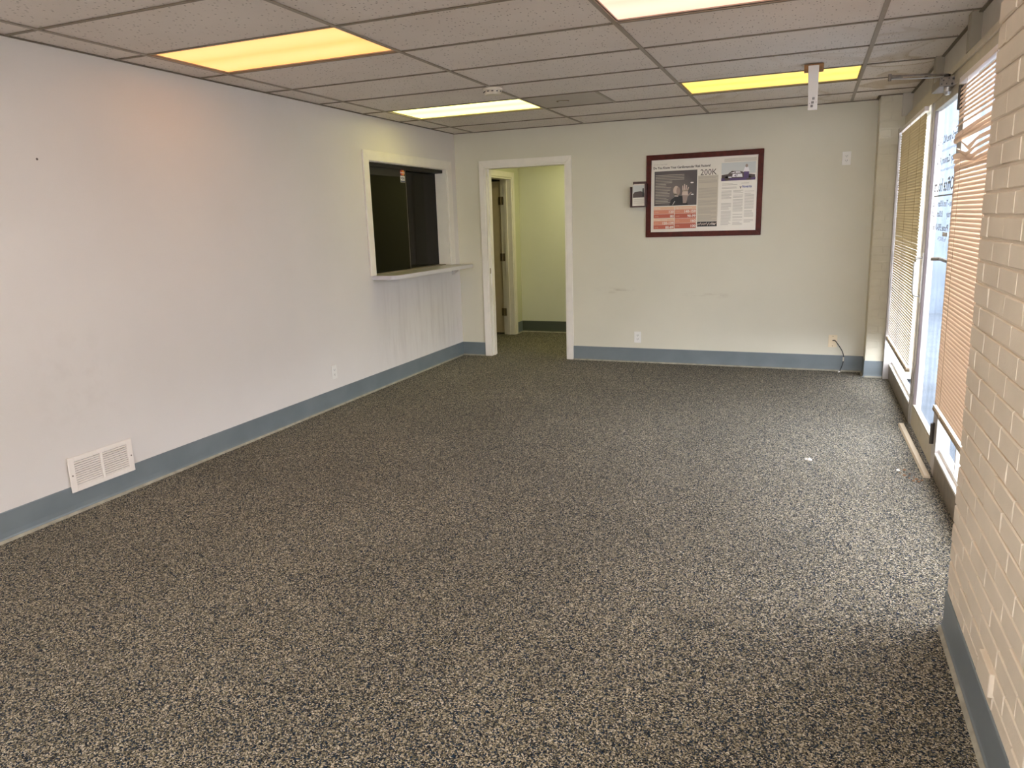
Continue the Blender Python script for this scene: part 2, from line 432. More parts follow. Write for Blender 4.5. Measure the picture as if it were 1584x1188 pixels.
# ------------------------------------------------------------------ ceiling: grid, tiles, deck
ceil = empty('ceiling', (2.1, 0, H), 'suspended ceiling of mineral tiles in a beige metal grid', kind='structure')
MB().box(-2.4, 4.6, YB - .15, 6.15, TOP, TOP + .1).build('ceiling_deck', 'outer_slab', ceil)
GX = [.234 + 2 * TS * k for k in range(4)]
XNE = XR - .014 * H - .002      # ceiling edge over the brick wall
XWE = 4.352                     # ceiling edge inside the window recess
bw = .012
ROW0 = -8
rows = list(range(ROW0, 7))
def row_y(k): return k * TS
tile_src = {}
def add_tile(x0, x1, y0, y1, stained, name='ceiling_tile'):
    w_, d_ = round(x1 - x0, 3), round(y1 - y0, 3)
    key = (w_, d_, stained, name)
    c = ((x0 + x1) / 2, (y0 + y1) / 2, H + .014)
    if key in tile_src: return share(tile_src[key], name, c, ceil)
    g = .004
    mt = 'access_panel' if name != 'ceiling_tile' else ('ceiling_tile_stained' if stained else 'ceiling_tile')
    o = MB().box(x0 + g, x1 - g, y0 + g, y1 - g, H + .006, H + .022).build(name, mt, ceil)
    tile_src[key] = o; return o
LIGHTS = {(0, 0): 'lens_amber', (0, 4): 'lens_cream', (1, 0): None, (2, 0): None}
fixtures = {(0, 0), (0, 4), (2, 0), (2, 4), (0, -4), (2, -4)}
stains = {(2, 3), (2, 5), (3, 2), (3, 3), (3, 4), (3, 5), (2, 6)}
cols = [(0.0, GX[0]), (GX[0], GX[1]), (GX[1], GX[2]), (GX[2], GX[3]), (GX[3], None)]
for k in rows:
    y0 = row_y(k); y1 = row_y(k + 1) if k < 6 else YW
    y0 = max(y0, YB)
    for ci, (x0, x1) in enumerate(cols):
        fi = ci - 1
        if (fi, k) in fixtures: continue
        st = (fi, k) in stains
        if ci < 4:
            if (fi, k) == (1, 4):
                add_tile(x0, x0 + TS, y0, y1, False, 'access_panel'); add_tile(x0 + TS, x1, y0, y1, st)
            else: add_tile(x0, x1, y0, y1, st)
        else:
            if y1 <= YE: add_tile(x0, XNE, y0, y1, st)
            elif y0 < YE: add_tile(x0, XNE, y0, YE, st); add_tile(x0, XWE, YE, y1, st)
            elif y1 > YP: add_tile(x0, XWE, y0, YP, st); add_tile(x0, XNE, YP, y1, st)
            else: add_tile(x0, XWE, y0, y1, st)
# little curved mark on the access panel
pts = [(1.70 + .05 * math.cos(a), 2.76 + .035 * math.sin(a), H + .0045) for a in [math.radians(d) for d in range(150, 400, 25)]]
MB().tube(pts, .0035, 6).build('panel_pull', 'hinge_brass', ceil)
def bar(x0, x1, y0, y1, name, mat='grid_metal'):
    return MB().box(x0, x1, y0, y1, H, H + .004).box((x0 + x1) / 2 - .001 if x1 - x0 < .1 else x0, (x0 + x1) / 2 + .001 if x1 - x0 < .1 else x1,
            (y0 + y1) / 2 - .001 if y1 - y0 < .1 else y0, (y0 + y1) / 2 + .001 if y1 - y0 < .1 else y1, H + .004, H + .035).build(name, mat, ceil)
for x in GX: bar(x - bw, x + bw, YB, YW, 'main_runner')
tee_src = {}
for k in range(ROW0 + 1, 7):
    y = row_y(k)
    if y < YB: continue
    for ci, (x0, x1) in enumerate(cols):
        if x1 is None: x1 = XNE if (y < YE or y > YP) else XWE
        L_ = round(x1 - x0, 3); c = ((x0 + x1) / 2, y, H + .0175 + .0005)
        if L_ in tee_src: share(tee_src[L_], 'cross_tee', (c[0], c[1], WORLD[tee_src[L_]].z), ceil)
        else: tee_src[L_] = bar(x0 + bw, x1 - (bw if ci < 4 else 0), y - .0095, y + .0095, 'cross_tee', 'tee_shade')
bar(GX[1] + TS - bw, GX[1] + TS + bw, row_y(4), row_y(5), 'cross_tee')
m = MB()
m.box(0, .016, YB, YW, H - .001, H + .004); m.box(0, XNE, YW - .016, YW, H - .001, H + .004)
m.box(0, .002, YB, YW, H, H + .02)
m.build('wall_angle', 'dark_strip', ceil)
m = MB()
m.box(XNE - .014, XNE, YB, YE, H - .001, H + .004); m.box(XNE, XWE, YE, YE + .014, H - .001, H + .004)
m.box(XWE - .024, XWE, YE, YP, H - .002, H + .004); m.box(XNE, XWE, YP - .014, YP, H - .001, H + .004); m.box(XNE - .02, XNE, YP - .02, YW, H - .001, H + .004)
m.build('wall_angle', 'dark_strip', ceil)

# fluorescent fixtures
def fixture(ci, k, mat, label):
    x0, x1 = GX[ci], GX[ci + 1]; y0, y1 = row_y(k), row_y(k + 1)
    t_ = empty('ceiling_light', ((x0 + x1) / 2, (y0 + y1) / 2, H + .1), label, 'ceiling light', 'lay-in fluorescent ceiling lights')
    m = MB(); g = .0125
    m.box(x0 + g, x0 + g + .005, y0 + g, y1 - g, H + .007, H + .1).box(x1 - g - .005, x1 - g, y0 + g, y1 - g, H + .007, H + .1)
    m.box(x0 + g, x1 - g, y0 + g, y0 + g + .005, H + .007, H + .1).box(x0 + g, x1 - g, y1 - g - .005, y1 - g, H + .007, H + .1).box(x0 + g, x1 - g, y0 + g, y1 - g, H + .1, H + .11)
    m.build('housing', 'grid_metal', t_)
    MB().box(x0 + g + .005, x1 - g - .005, y0 + g + .005, y1 - g - .005, H + .013, H + .018).build('diffuser', mat, t_)
fixture(0, 0, 'lens_amber', 'amber fluorescent ceiling light, nearest one on the left')
fixture(0, 4, 'lens_cream', 'pale cream fluorescent ceiling light near the far left corner')
fixture(2, 0, 'lens_pink', 'pinkish white fluorescent ceiling light cut by the top of the frame')
fixture(2, 4, 'lens_yellow', 'bright yellow fluorescent ceiling light behind the hanging white stick')
fixture(0, -4, 'lens_added', 'added ceiling light behind the camera on the left, brightens the room')  # this one and the next are added to brighten the room
fixture(2, -4, 'lens_added', 'added ceiling light behind the camera on the right, brightens the room')
# hallway ceiling light
hl = empty('ceiling_light', (1.2, 5.2, H), 'hallway ceiling light out of sight above the doorway', 'ceiling light')
MB().box(.7, 1.75, 4.9, 5.5, H - .03, H - .001).build('housing', 'grid_metal', hl)
MB().box(.73, 1.72, 4.93, 5.47, H - .036, H - .03).build('diffuser', 'lens_hall', hl)

# smoke detector
sd = empty('smoke_detector', (1.455, 1.90, H), 'round ivory smoke detector on the ceiling grid', 'smoke detector')
MB().lathe((1.455, 1.90, H), [(.070, -.0005), (.070, -.012), (.066, -.016), (.060, -.018)][::-1]).build('mounting_base', 'detector_plastic', sd, smooth=True)
MB().lathe((1.455, 1.90, H), [(.030, -.050), (.056, -.046), (.062, -.036), (.062, -.018)]).build('cover', 'detector_plastic', sd, smooth=True)
for a in range(200, 360, 30):
    r_ = math.radians(a); cx, cy = 1.455 + .0615 * math.cos(r_), 1.90 + .0615 * math.sin(r_)
    MB().box(cx - .007, cx + .007, cy - .003, cy + .003, H - .030, H - .024).build('vent_slot', 'slot_black', sd)

# ------------------------------------------------------------------ baseboards
def base_run(p0, p1, nrm, name, label, ln=False, h=.15):
    """cove base from p0 to p1 (x, y), nrm points into the room"""
    p0 = Vector((*p0, 0)); p1 = Vector((*p1, 0)); n = Vector((*nrm, 0)).normalized(); d = p1 - p0
    prof = [(0, .0), (.019, .0), (.018, .004), (.011, .010), (.0065, .022), (.005, .045), (.005, h - .004), (.003, h), (0, h)]
    m = MB(); m.prism([tuple(p0 + n * a + Vector((0, 0, z))) for a, z in prof], tuple(d))
    o = struct(m.build(name, 'base_vinyl', ln=ln), label)
    prof = [(.0195, 0), (.022, 0), (.0195, .0055), (.0125, .0125), (.0105, .0125)]
    m = MB(); m.prism([tuple(p0 + n * a + Vector((0, 0, z))) for a, z in prof], tuple(d))
    m.build('base_toe', 'base_toe', o, ln=ln); return o
base_run((0, YB), (0, YW), (1, 0), 'baseboard_left', 'blue-grey vinyl cove base along the left wall')
base_run((0, YW), (.285, YW), (0, -1), 'baseboard_far', 'short blue-grey cove base left of the doorway')
base_run((1.322, YW), (XR, YW), (0, -1), 'baseboard_far', 'blue-grey cove base along the far wall')
base_run((XR, YP), (XF - .045, YP), (0, -1), 'baseboard_pier', 'blue-grey cove base on the brick pier', True)
base_run((XR, YP - .015), (XR, YW - .02), (-1, 0), 'baseboard_pier', None, True)
base_run((XR, YB), (XR, YE - .005), (-1, 0), 'baseboard_right', 'grey cove base along the near brick wall', True)
base_run((HX, HY), (2.5, HY), (0, -1), 'baseboard_hall', 'dark cove base at the end of the hallway').data.materials[0] = MATS['base_dark']
base_run((HX, 5.80), (HX, HY), (1, 0), 'baseboard_hall', None)

# ------------------------------------------------------------------ doorway casing (trim_1)
t1 = empty('trim_1', (.8, YW, 0), 'cream painted casing around the far doorway', kind='structure')
cw = .060
yo = YW - .016
MB().prism([(DX0 - cw, yo, 0), (DX0, yo, 0), (DX0, yo, DZ), (DX0 - cw, yo, DZ + cw + .005)], (0, .016, 0)).build('casing_left', 'trim_paint', t1, bevel=.003)
MB().prism([(DX1, yo, 0), (DX1 + cw, yo, 0), (DX1 + cw, yo, DZ + cw + .005), (DX1, yo, DZ)], (0, .016, 0)).build('casing_right', 'trim_paint', t1, bevel=.003)
MB().prism([(DX0 - cw, yo, DZ + cw + .005), (DX0, yo, DZ), (DX1, yo, DZ), (DX1 + cw, yo, DZ + cw + .005)], (0, .016, 0)).build('casing_head', 'trim_paint', t1, bevel=.003)
jl = MB().box(DX0, DX0 + .018, YW - .010, YW + .14, 0, DZ).build('jamb', 'trim_paint', t1)
MB().box(DX0 + .018, DX0 + .029, YW + .045, YW + .085, 0, DZ - .018).build('door_stop', 'trim_paint', jl)
MB().box(DX0 + .0175, DX0 + .0195, YW + .012, YW + .036, .92, .98).build('strike_plate', 'hinge_brass', jl)
jr = MB().box(DX1 - .018, DX1, YW - .010, YW + .14, 0, DZ).build('jamb', 'trim_paint', t1)
MB().box(DX1 - .029, DX1 - .018, YW + .045, YW + .085, 0, DZ - .018).build('door_stop', 'trim_paint', jr)
MB().box(DX0 + .018, DX1 - .018, YW - .010, YW + .14, DZ - .018, DZ).build('jamb_head', 'trim_paint', t1)

# side door of the hallway
d2 = empty('door_2', (-.05, 5.735, 0), 'beige slab door standing open into the dark side room', kind='structure')
fr = MB()
fr.box(HX, HX + .016, 5.735, 5.80, 0, 2.085).box(HX, HX + .016, 4.80, 4.86, 0, 2.085).box(HX, HX + .016, 4.86, 5.735, 2.02, 2.085)
fr.build('casing', 'trim_paint', d2, bevel=.003)
MB().box(-.115, HX + .002, 5.715, 5.735, 0, 2.02).box(-.115, HX + .002, 4.86, 4.88, 0, 2.02).box(-.115, HX + .002, 4.88, 5.715, 2.0, 2.02).build('jamb', 'trim_paint', d2)
MB().box(-.06, -.025, 5.703, 5.715, 0, 2.0).build('door_stop', 'trim_paint', d2)
lf = MB().box(-.90, -.118, 5.735, 5.775, .02, 1.985).build('door_leaf', 'door_paint', d2)
for z in (1.74, 1.02, .30):
    m = MB().tube([(-.108, 5.712, z - .05), (-.108, 5.712, z + .05)], .008, 8).box(-.105, -.075, 5.712, 5.716, z - .05, z + .05).box(-.15, -.118, 5.728, 5.735, z - .05, z + .05)
    m.build('hinge', 'hinge_brass', d2)
MB().tube([(-.84, 5.735, .95), (-.84, 5.69, .95)], .012, 10).lathe((-.84, 5.68, .95), [(.001, -.026), (.02, -.02), (.027, 0), (.02, .02), (.001, .026)], 14).build('knob', 'hinge_brass', d2, smooth=True)

# ------------------------------------------------------------------ reception window (window_3)
w3 = empty('window_3', (0, 3.2, 1.02), 'cream-framed reception window with smoked sliding panes in the left wall', kind='structure')
c0, c1, czt = 2.385, 4.075, 2.118
MB().prism([(.001, c0, 1.036), (.001, OY0 + .012, 1.036), (.001, OY0 + .012, OZ1 - .012), (.001, c0, czt)], (.018, 0, 0)).build('casing_left', 'trim_paint', w3, bevel=.003)
MB().prism([(.001, OY1 - .012, 1.036), (.001, c1, 1.036), (.001, c1, czt), (.001, OY1 - .012, OZ1 - .012)], (.018, 0, 0)).build('casing_right', 'trim_paint', w3, bevel=.003)
MB().prism([(.001, c0, czt), (.001, OY0 + .012, OZ1 - .012), (.001, OY1 - .012, OZ1 - .012), (.001, c1, czt)], (.018, 0, 0)).build('casing_head', 'trim_paint', w3, bevel=.003)
MB().box(-.16, .001, OY0, OY0 + .018, 1.037, OZ1).box(-.16, .001, OY1 - .018, OY1, 1.037, OZ1).box(-.16, .001, OY0 + .018, OY1 - .018, OZ1 - .018, OZ1).build('jamb', 'trim_paint', w3)
MB().box(-.145, -.04, OY0 + .018, OY1 - .018, OZ1 - .05, OZ1 - .018).build('upper_track', 'slot_black', w3)
MB().box(-.145, -.05, OY0 + .018, OY1 - .018, 1.036, 1.044).build('lower_track', 'bronze', w3)
p1 = MB().box(-.072, -.066, OY0 + .02, 3.225, 1.045, OZ1 - .03).build('pane', 'glass_smoked', w3)
MB().box(-.075, -.063, 3.225, 3.229, 1.045, OZ1 - .03).build('edge_strip', 'closer_metal', p1)
MB().box(-.0725, -.065, OY0 + .02, 3.225, 1.925, OZ1 - .03).build('valance', 'slot_black', p1)
MB().box(-.135, -.129, 3.17, OY1 - .02, 1.045, OZ1 - .03).build('pane', 'glass_smoked', w3)
# card decal on the sliding pane (reads from this side)
dy0, dy1 = 3.125, 3.217
dc = empty('card_decal', (-.064, 3.17, 1.93), 'small red, white and blue credit card sticker at the top of the smoked pane', 'sticker')
MB().box(-.0648, -.0642, dy0, dy1, 1.872, 2.005).build('backing', 'print_black', dc)
def disc(cy, cz, r, x): return [(x, cy + r * math.cos(a), cz + r * math.sin(a)) for a in [2 * math.pi * i / 20 for i in range(20)]]
MB().poly(disc(3.157, 1.966, .027, -.0640)).build('red_disc', 'decal_red', dc)
MB().poly(disc(3.187, 1.966, .027, -.0639)).build('orange_disc', 'decal_orange', dc)
MB().box(-.0642, -.0639, dy0 + .004, dy1 - .004, 1.876, 1.936).build('white_field', 'decal_white', dc)
MB().box(-.0639, -.0637, dy0 + .006, dy1 - .006, 1.878, 1.892).build('blue_band', 'decal_navy', dc)
text_mesh('VISA', .036, 'lettering', 'decal_navy', dc, (-.0635, dy0 + .008, 1.902), (0, 1, 0), (0, 0, 1), width=.075, bold=.001)
text_mesh('MasterCard', .016, 'lettering', 'decal_white', dc, (-.0636, dy0 + .008, 1.961), (0, 1, 0), (0, 0, 1), width=.076, bold=.0006)

# counter shelf with rounded near corner
m = MB()
def shelf_outline(ins=0):
    pts = [(-.05, OY0 + .02), (0, OY0 + .02), (0.0, 2.425)]
    R = .05; X1 = .232
    pts += [(X1 - R + R * math.sin(a), 2.425 + R - R * math.cos(a)) for a in [math.radians(d) for d in range(0, 91, 15)]]
    pts += [(X1, 4.055), (.012, 4.075), (0.0, 4.075), (0.0, OY1 - .02), (-.05, OY1 - .02)]
    return pts
ol = shelf_outline()
sh = empty('counter_shelf', (.0, 3.2, 1.0), 'grey laminate ledge under the dark reception window', 'shelf')
MB().prism([(x, y, 1.000) for x, y in ol], (0, 0, .036)).build('top', 'shelf_laminate', sh)
m = MB()
edge = [(0.0, 2.425)] + ol[3:10] + [(.232, 4.055)]
for (xa, ya), (xb, yb) in zip(edge, edge[1:]):
    n = Vector((yb - ya, -(xb - xa), 0)).normalized() * .0025
    m.hexa([(xa, ya, 1.0), (xb, yb, 1.0), (xb + n.x, yb + n.y, 1.0), (xa + n.x, ya + n.y, 1.0), (xa, ya, 1.034), (xb, yb, 1.034), (xb + n.x, yb + n.y, 1.034), (xa + n.x, ya + n.y, 1.034)])
m.build('edge_band', 'shelf_edge', sh)
MB().prism([(0.001, 4.0, .999), (.10, 4.0, .999), (.09, 4.0, .985), (.02, 4.0, .93), (.001, 4.0, .93)], (0, .03, 0)).build('bracket', 'wall_left_paint', sh)

# ------------------------------------------------------------------ brick wall and pier
wr_ = MB()
wr_.box(XR + .006, 4.62, YB, YE + .004, 0, TOP)
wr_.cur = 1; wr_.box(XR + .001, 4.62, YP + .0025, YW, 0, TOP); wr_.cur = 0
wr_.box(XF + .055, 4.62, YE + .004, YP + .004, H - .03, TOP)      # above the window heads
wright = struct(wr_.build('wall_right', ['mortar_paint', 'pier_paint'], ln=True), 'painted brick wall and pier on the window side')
BP = .0695; BZ0 = .0585
variants = []
def brick_mesh(L_, seed):
    rnd = random.Random(seed); j = lambda s=.0012: rnd.uniform(-s, s)
    D = .03; h = BP - .0075; b = .0035
    v = []
    # back ring and two front rings (bevelled, uneven face); the face looks towards -x
    for x, ins in ((D, 0), (b, 0), (0, b)):
        for (yy, zz) in ((-L_ / 2 + ins, -h / 2 + ins), (L_ / 2 - ins, -h / 2 + ins), (L_ / 2 - ins, h / 2 - ins), (-L_ / 2 + ins, h / 2 - ins)):
            v.append((x + (j(.0008) if x == 0 else 0), yy + (j() if x < D else 0), zz + (j() if x < D else 0)))
    f = [(8, 9, 10, 11)[::-1]]
    for r0 in (0, 4):
        for i in range(4): f.append((r0 + i, r0 + (i + 1) % 4, r0 + 4 + (i + 1) % 4, r0 + 4 + i)[::-1])
    me = bpy.data.meshes.new('brick'); me.from_pydata(v, [], f); me.materials.append(MATS['brick_paint']); me.update(); return me
BL = .2; jt = .0035
FULL = [brick_mesh(BL - jt, i) for i in range(6)]; HALF = [brick_mesh(BL / 2 - jt, 20 + i) for i in range(3)]
nb = 0
leanang = math.atan(.014)
k = 0; far_m = MB()
while BZ0 + BP * k < H + .02:
    zc = BZ0 + BP * (k + .5); y = YE; first = True
    if zc > .10:
        while y > -3.9:
            L_ = BL / 2 if (first and k % 2 == 1) else BL
            first = False
            yc = y - L_ / 2; y -= L_
            xw = XR - .014 * zc
            if yc > -1.62 and zc - BP / 2 < H - .01 and nb < 246:
                me = (HALF if L_ < BL else FULL)[random.randrange(3 if L_ < BL else 6)]
                o = bpy.data.objects.new('brick', me); place(o, (xw - .001 + random.uniform(-.0012, .0012), yc, zc), wright)
                o.rotation_euler = (0, -leanang, 0); nb += 1
            else:
                far_m.box(xw, xw + .03, yc - L_ / 2 + jt / 2, yc + L_ / 2 - jt / 2, zc - BP / 2 + .004, zc + BP / 2 - .004)
    k += 1
o = far_m.build('brick_courses', 'brick_paint', wright); tag(o, kind='stuff')
# pier face looks towards -y: same bricks turned a quarter
PIER = {}
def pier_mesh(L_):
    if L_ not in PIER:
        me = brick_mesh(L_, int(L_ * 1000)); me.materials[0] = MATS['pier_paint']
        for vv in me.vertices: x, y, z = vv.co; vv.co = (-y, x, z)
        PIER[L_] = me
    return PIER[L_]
PW = .150
k = 0
while BZ0 + BP * (k + 1) < H + .02:
    zc = BZ0 + BP * (k + .5)
    if zc > .17:
        x0 = XR + .001 - .014 * zc
        segs = [PW] if k % 2 == 0 else [.09, PW - .09]
        xx = x0
        for s_ in segs:
            o = bpy.data.objects.new('brick', pier_mesh(round(s_ - .002, 3))); place(o, (xx + s_ / 2, YP + .001, zc), wright); xx += s_
    k += 1
# painted-over outlet plate on the near bricks
MB().box(XR - .014, XR + .004, -1.135, -1.005, .192, .262).build('cover_plate', 'brick_paint', ln=True, bevel=.003)
cp = bpy.data.objects['cover_plate']; tag(cp, 'painted-over blank plate low on the near brick wall', 'wall plate')

# ------------------------------------------------------------------ storefront frames
ZH0, ZH1 = 2.135, 2.235          # header
fr_ = empty('trim_2', (XF, 1.8, 0), 'cream storefront framing, posts greyed by painted daylight, with panels over the windows', kind='structure')
GXp = XF + .040                  # glass plane
m = MB().box(XF, XF + .07, YE, YP, ZH0, ZH1); m.build('header', 'frame_paint', fr_, ln=True, bevel=.002)
MB().box(XF - .012, XF, YE, 1.70, ZH1 - .045, ZH1 - .012).build('header_stop', 'frame_paint', fr_, ln=True, bevel=.002)
for (y0, y1) in ((2.415, 2.48), (1.285, 1.355)):
    MB().box(XF, XF + .07, y0, y1, 0, ZH0).build('mullion', 'frame_daylit', fr_, ln=True, bevel=.002)
    MB().box(XF - .004, XF + .068, y0 - .01, y1, ZH1, H + .012).build('upper_mullion', 'mullion_paint', fr_, ln=True, bevel=.002)
MB().box(XF - .045, XF + .07, YP - .055, YP, 0, ZH0).build('jamb', 'frame_daylit', fr_, ln=True, bevel=.002)
MB().box(XF - .03, XF + .068, YP - .03, YP, ZH1, H + .012).build('upper_mullion', 'panel_paint', fr_, ln=True)
for (y0, y1) in ((2.48, YP - .03), (1.355, 2.405), (YE, 1.275)):
    MB().box(XF + .045, XF + .065, y0, y1, ZH1, H + .012).build('upper_panel', 'panel_paint', fr_, ln=True)
# windows
def win(n, y0, y1, label):
    e = empty('window_%d' % n, (XF + .03, (y0 + y1) / 2, 0), label, kind='structure')
    MB().box(XF, XF + .065, y0, y1, 0, .125).build('bottom_rail', 'bronze', e, ln=True)
    MB().box(XF - .001, XF + .065, y0, y1, .125, .138).build('sill', 'sill_daylit', e, ln=True)
    MB().box(GXp - .018, GXp + .018, y0, y1, .138, .16).build('glazing_bead', 'sill_daylit', e, ln=True)
    MB().box(GXp - .003, GXp + .003, y0, y1, .16, ZH0).build('pane', 'glass_dusty', e, ln=True)
    return e
w1 = win(1, 2.48, YP - .055, 'far window of the storefront behind the far blind')
w2 = win(2, YE, 1.285, 'near window of the storefront behind the near blind')
MB().box(GXp - .012, GXp + .02, .86, .885, .16, .50).build('glazing_bar', 'sill_daylit', w2, ln=True)
# door
DY0, DY1 = 1.360, 2.410
d1 = empty('door_1', (XF + .02, (DY0 + DY1) / 2, 0), 'glass entrance door, stiles greyed by painted daylight, with reversed office hours lettering', kind='structure')
X0, X1 = XF + .004, XF + .046
MB().box(X0, X1, DY0, DY0 + .085, .012, 2.13).build('stile', 'frame_daylit', d1, ln=True, bevel=.002)
MB().box(X0, X1, DY1 - .075, DY1, .012, 2.13).build('stile', 'frame_daylit', d1, ln=True, bevel=.002)
MB().box(X0, X1, DY0 + .085, DY1 - .075, .012, .145).build('bottom_rail', 'frame_paint', d1, ln=True, bevel=.002)
MB().box(X0, X1, DY0 + .085, DY1 - .075, 2.075, 2.13).build('top_rail', 'frame_paint', d1, ln=True, bevel=.002)
MB().box(X0 + .004, X0 + .02, DY0 + .085, DY1 - .075, .145, .162).build('glazing_bead', 'frame_paint', d1, ln=True)
MB().box(X0 + .004, X0 + .02, DY0 + .085, DY0 + .097, .162, 2.075).box(X0 + .004, X0 + .02, DY1 - .087, DY1 - .075, .162, 2.075).build('gasket', 'print_dark', d1, ln=True)
MB().box(X0 + .020, X0 + .026, DY0 + .085, DY1 - .075, .145, 2.075).build('pane', 'glass_dusty', d1, ln=True)
for z0, z1 in ((.165, .285), (1.97, 2.09)):
    MB().box(X0 - .012, X0 + .001, DY0 + .012, DY0 + .040, z0, z1).tube([(X0 - .013, DY0 + .016, z0), (X0 - .013, DY0 + .016, z1)], .010, 10).build('hinge', 'hinge_dark', d1, ln=True)
# pull handle plate, tall and silver, on the lock stile
m = MB().box(X0 - .004, X0, DY1 - .068, DY1 - .012, .86, 1.19)
m.build('pull_plate', 'steel_bright', d1, ln=True)
m = MB().tube([(X0 - .002, DY1 - .035, .90), (X0 - .04, DY1 - .035, .91), (X0 - .045, DY1 - .035, .93), (X0 - .045, DY1 - .035, 1.13), (X0 - .04, DY1 - .035, 1.15), (X0 - .002, DY1 - .035, 1.16)], .009, 10)
m.build('pull_handle', 'steel_bright', d1, ln=True, smooth=True)
m = MB().tube([(X1 + .005, DY1 - .06, 1.15), (X1 + .05, DY1 - .10, 1.152), (X1 + .055, DY1 - .4, 1.15), (X1 + .055, DY0 + .2, 1.15), (X1 + .005, DY0 + .05, 1.15)], .012, 8)
m.build('push_bar', 'dark_strip', d1, ln=True, smooth=True)
# lettering on the outside of the glass, reversed from in here
gx = X0 + .0193
def glass_text(s_, z, size, y_lo, y_hi, bold=0):
    text_mesh(s_, size, 'lettering', 'lettering', d1, (gx - .014 * z, y_lo, z), (0, 1, 0), (-.014, 0, 1), width=y_hi - y_lo, bold=bold)
glass_text('Robert B. James M.D., F.A.C.P.', 1.855, .062, 1.50, 2.27, .0012)
glass_text('Diplomate American Board of Internal Medicine', 1.805, .026, 1.50, 2.28)
glass_text('Betty Cannon, R.N.', 1.735, .060, 1.52, 2.22, .0012)
glass_text('Certified Family Nurse Practitioner', 1.690, .026, 1.50, 2.28)
glass_text('Office hours', 1.575, .105, 1.56, 2.24, .002)
MB().box(gx, gx + .0006, 1.52, 2.24, 1.545, 1.553).build('lettering', 'lettering', d1, ln=True)
glass_text('Mon - Thurs 8:00am - 5:00pm', 1.485, .052, 1.53, 2.28, .0008)
glass_text('Friday       8:00am - 12:00', 1.425, .052, 1.53, 2.28, .0008)
glass_text('Phone 593-0166', 1.345, .055, 1.62, 2.18, .0012)
glass_text('Fax 593-0214', 1.285, .036, 1.66, 1.95)
MB().box(gx, gx + .0005, 1.63, 1.80, 1.315, 1.338).build('tape', 'decal_white', d1, ln=True)

# threshold strip, crumbs and chip on the carpet
MB().prism([(4.262, 2.36, 0.001), (4.300, 2.36, 0.001), (4.298, 2.36, .016), (4.270, 2.36, .016)], (.018, -1.12, 0)).build('threshold', 'crumb', bevel=.002)
th = bpy.data.objects['threshold']; th.name = 'threshold_strip'; tag(th, 'peeling cream wood strip on the carpet below the glass door', 'threshold')
def crumb(x, y, s, mat, label, seed, name='crumb', grp='crumbs by the end of the threshold strip'):
    rnd = random.Random(seed); m = MB(); n = 6
    m.v = [(x, y, s * .9)] + [(x + s * rnd.uniform(.6, 1.2) * math.cos(a), y + s * rnd.uniform(.6, 1.2) * math.sin(a), s * rnd.uniform(.2, .5)) for a in [i * math.pi / 3 for i in range(n)]] + [(x + s * .7 * math.cos(a), y + s * .7 * math.sin(a), .0005) for a in [i * math.pi / 3 for i in range(n)]]
    m.f = [(0, 1 + i, 1 + (i + 1) % n) for i in range(n)] + [(1 + i, 7 + i, 7 + (i + 1) % n, 1 + (i + 1) % n) for i in range(n)] + [tuple(7 + i for i in reversed(range(n)))]
    m.mi = [0] * len(m.f); o = m.build(name, mat); tag(o, label, 'debris', grp); return o
crumb(3.69, 1.384, .020, 'print_white', 'small white chip lying alone on the carpet before the door', 3, 'paint_chip', None)
crumb(3.672, 1.392, .012, 'print_white', 'tiny flake beside the white chip on the carpet', 9, 'paint_chip', None)
crumb(4.165, 1.33, .014, 'print_white', 'pale crumb lying left of the strip end', 4, 'crumb', None)
for i, (x, y) in enumerate([(4.20, 1.35), (4.22, 1.29), (4.19, 1.25), (4.235, 1.24), (4.21, 1.21), (4.245, 1.20), (4.17, 1.29), (4.25, 1.16), (4.27, 1.19), (4.225, 1.17)]):
    crumb(x, y, random.uniform(.006, .012), 'crumb_dark', 'brown crumb scattered at the near end of the threshold strip', 10 + i)

# ------------------------------------------------------------------ door closer
cl = empty('door_closer', (4.28, 1.7, 2.13), 'silver overhead door closer with its arm sticking loose into the room', 'door closer')
MB().box(4.232, 4.315, 1.645, 1.93, 2.128, 2.178).build('body', 'closer_metal', cl, bevel=.004)
m = MB()
for dx, dz in ((.012, .012), (.035, .012), (.062, .010), (.02, .030), (.066, .036), (.045, .040), (.010, .040)):
    m.tube([(4.232 + dx, 1.6455, 2.128 + dz), (4.232 + dx, 1.643, 2.128 + dz)], .0035 if dx < .06 else .006, 8)
m.build('screw', 'slot_black', cl)
MB().tube([(4.283, 1.70, 2.128), (4.283, 1.70, 2.112)], .020, 16).build('spindle_collar', 'steel_bright', cl, smooth=True)
MB().tube([(4.283, 1.70, 2.112), (4.283, 1.70, 2.105)], .016, 16).tube([(4.283, 1.70, 2.105), (4.283, 1.70, 2.095), (4.283, 1.70, 2.088)], .022, 16, .012).build('spindle_cap', 'steel_bright', cl, smooth=True)
MB().tube([(4.275, 1.70, 2.178), (4.275, 1.70, 2.196)], .016, 12).build('pinion', 'hinge_dark', cl, smooth=True)
MB().hexa([(4.28, 1.69, 2.192), (4.28, 1.71, 2.192), (3.985, 1.641, 2.200), (3.985, 1.625, 2.200), (4.28, 1.69, 2.199), (4.28, 1.71, 2.199), (3.985, 1.641, 2.208), (3.985, 1.625, 2.208)]).build('arm', 'closer_metal', cl)
MB().tube([(4.26, 1.712, 2.186), (4.12, 1.68, 2.186), (3.985, 1.636, 2.188)], .0035, 8).build('arm_rod', 'steel_bright', cl)
MB().tube([(3.984, 1.633, 2.178), (3.984, 1.633, 2.214)], .0085, 12).tube([(3.984, 1.633, 2.196), (4.05, 1.648, 2.197)], .0075, 8, .005).build('elbow_joint', 'closer_metal', cl, smooth=True)

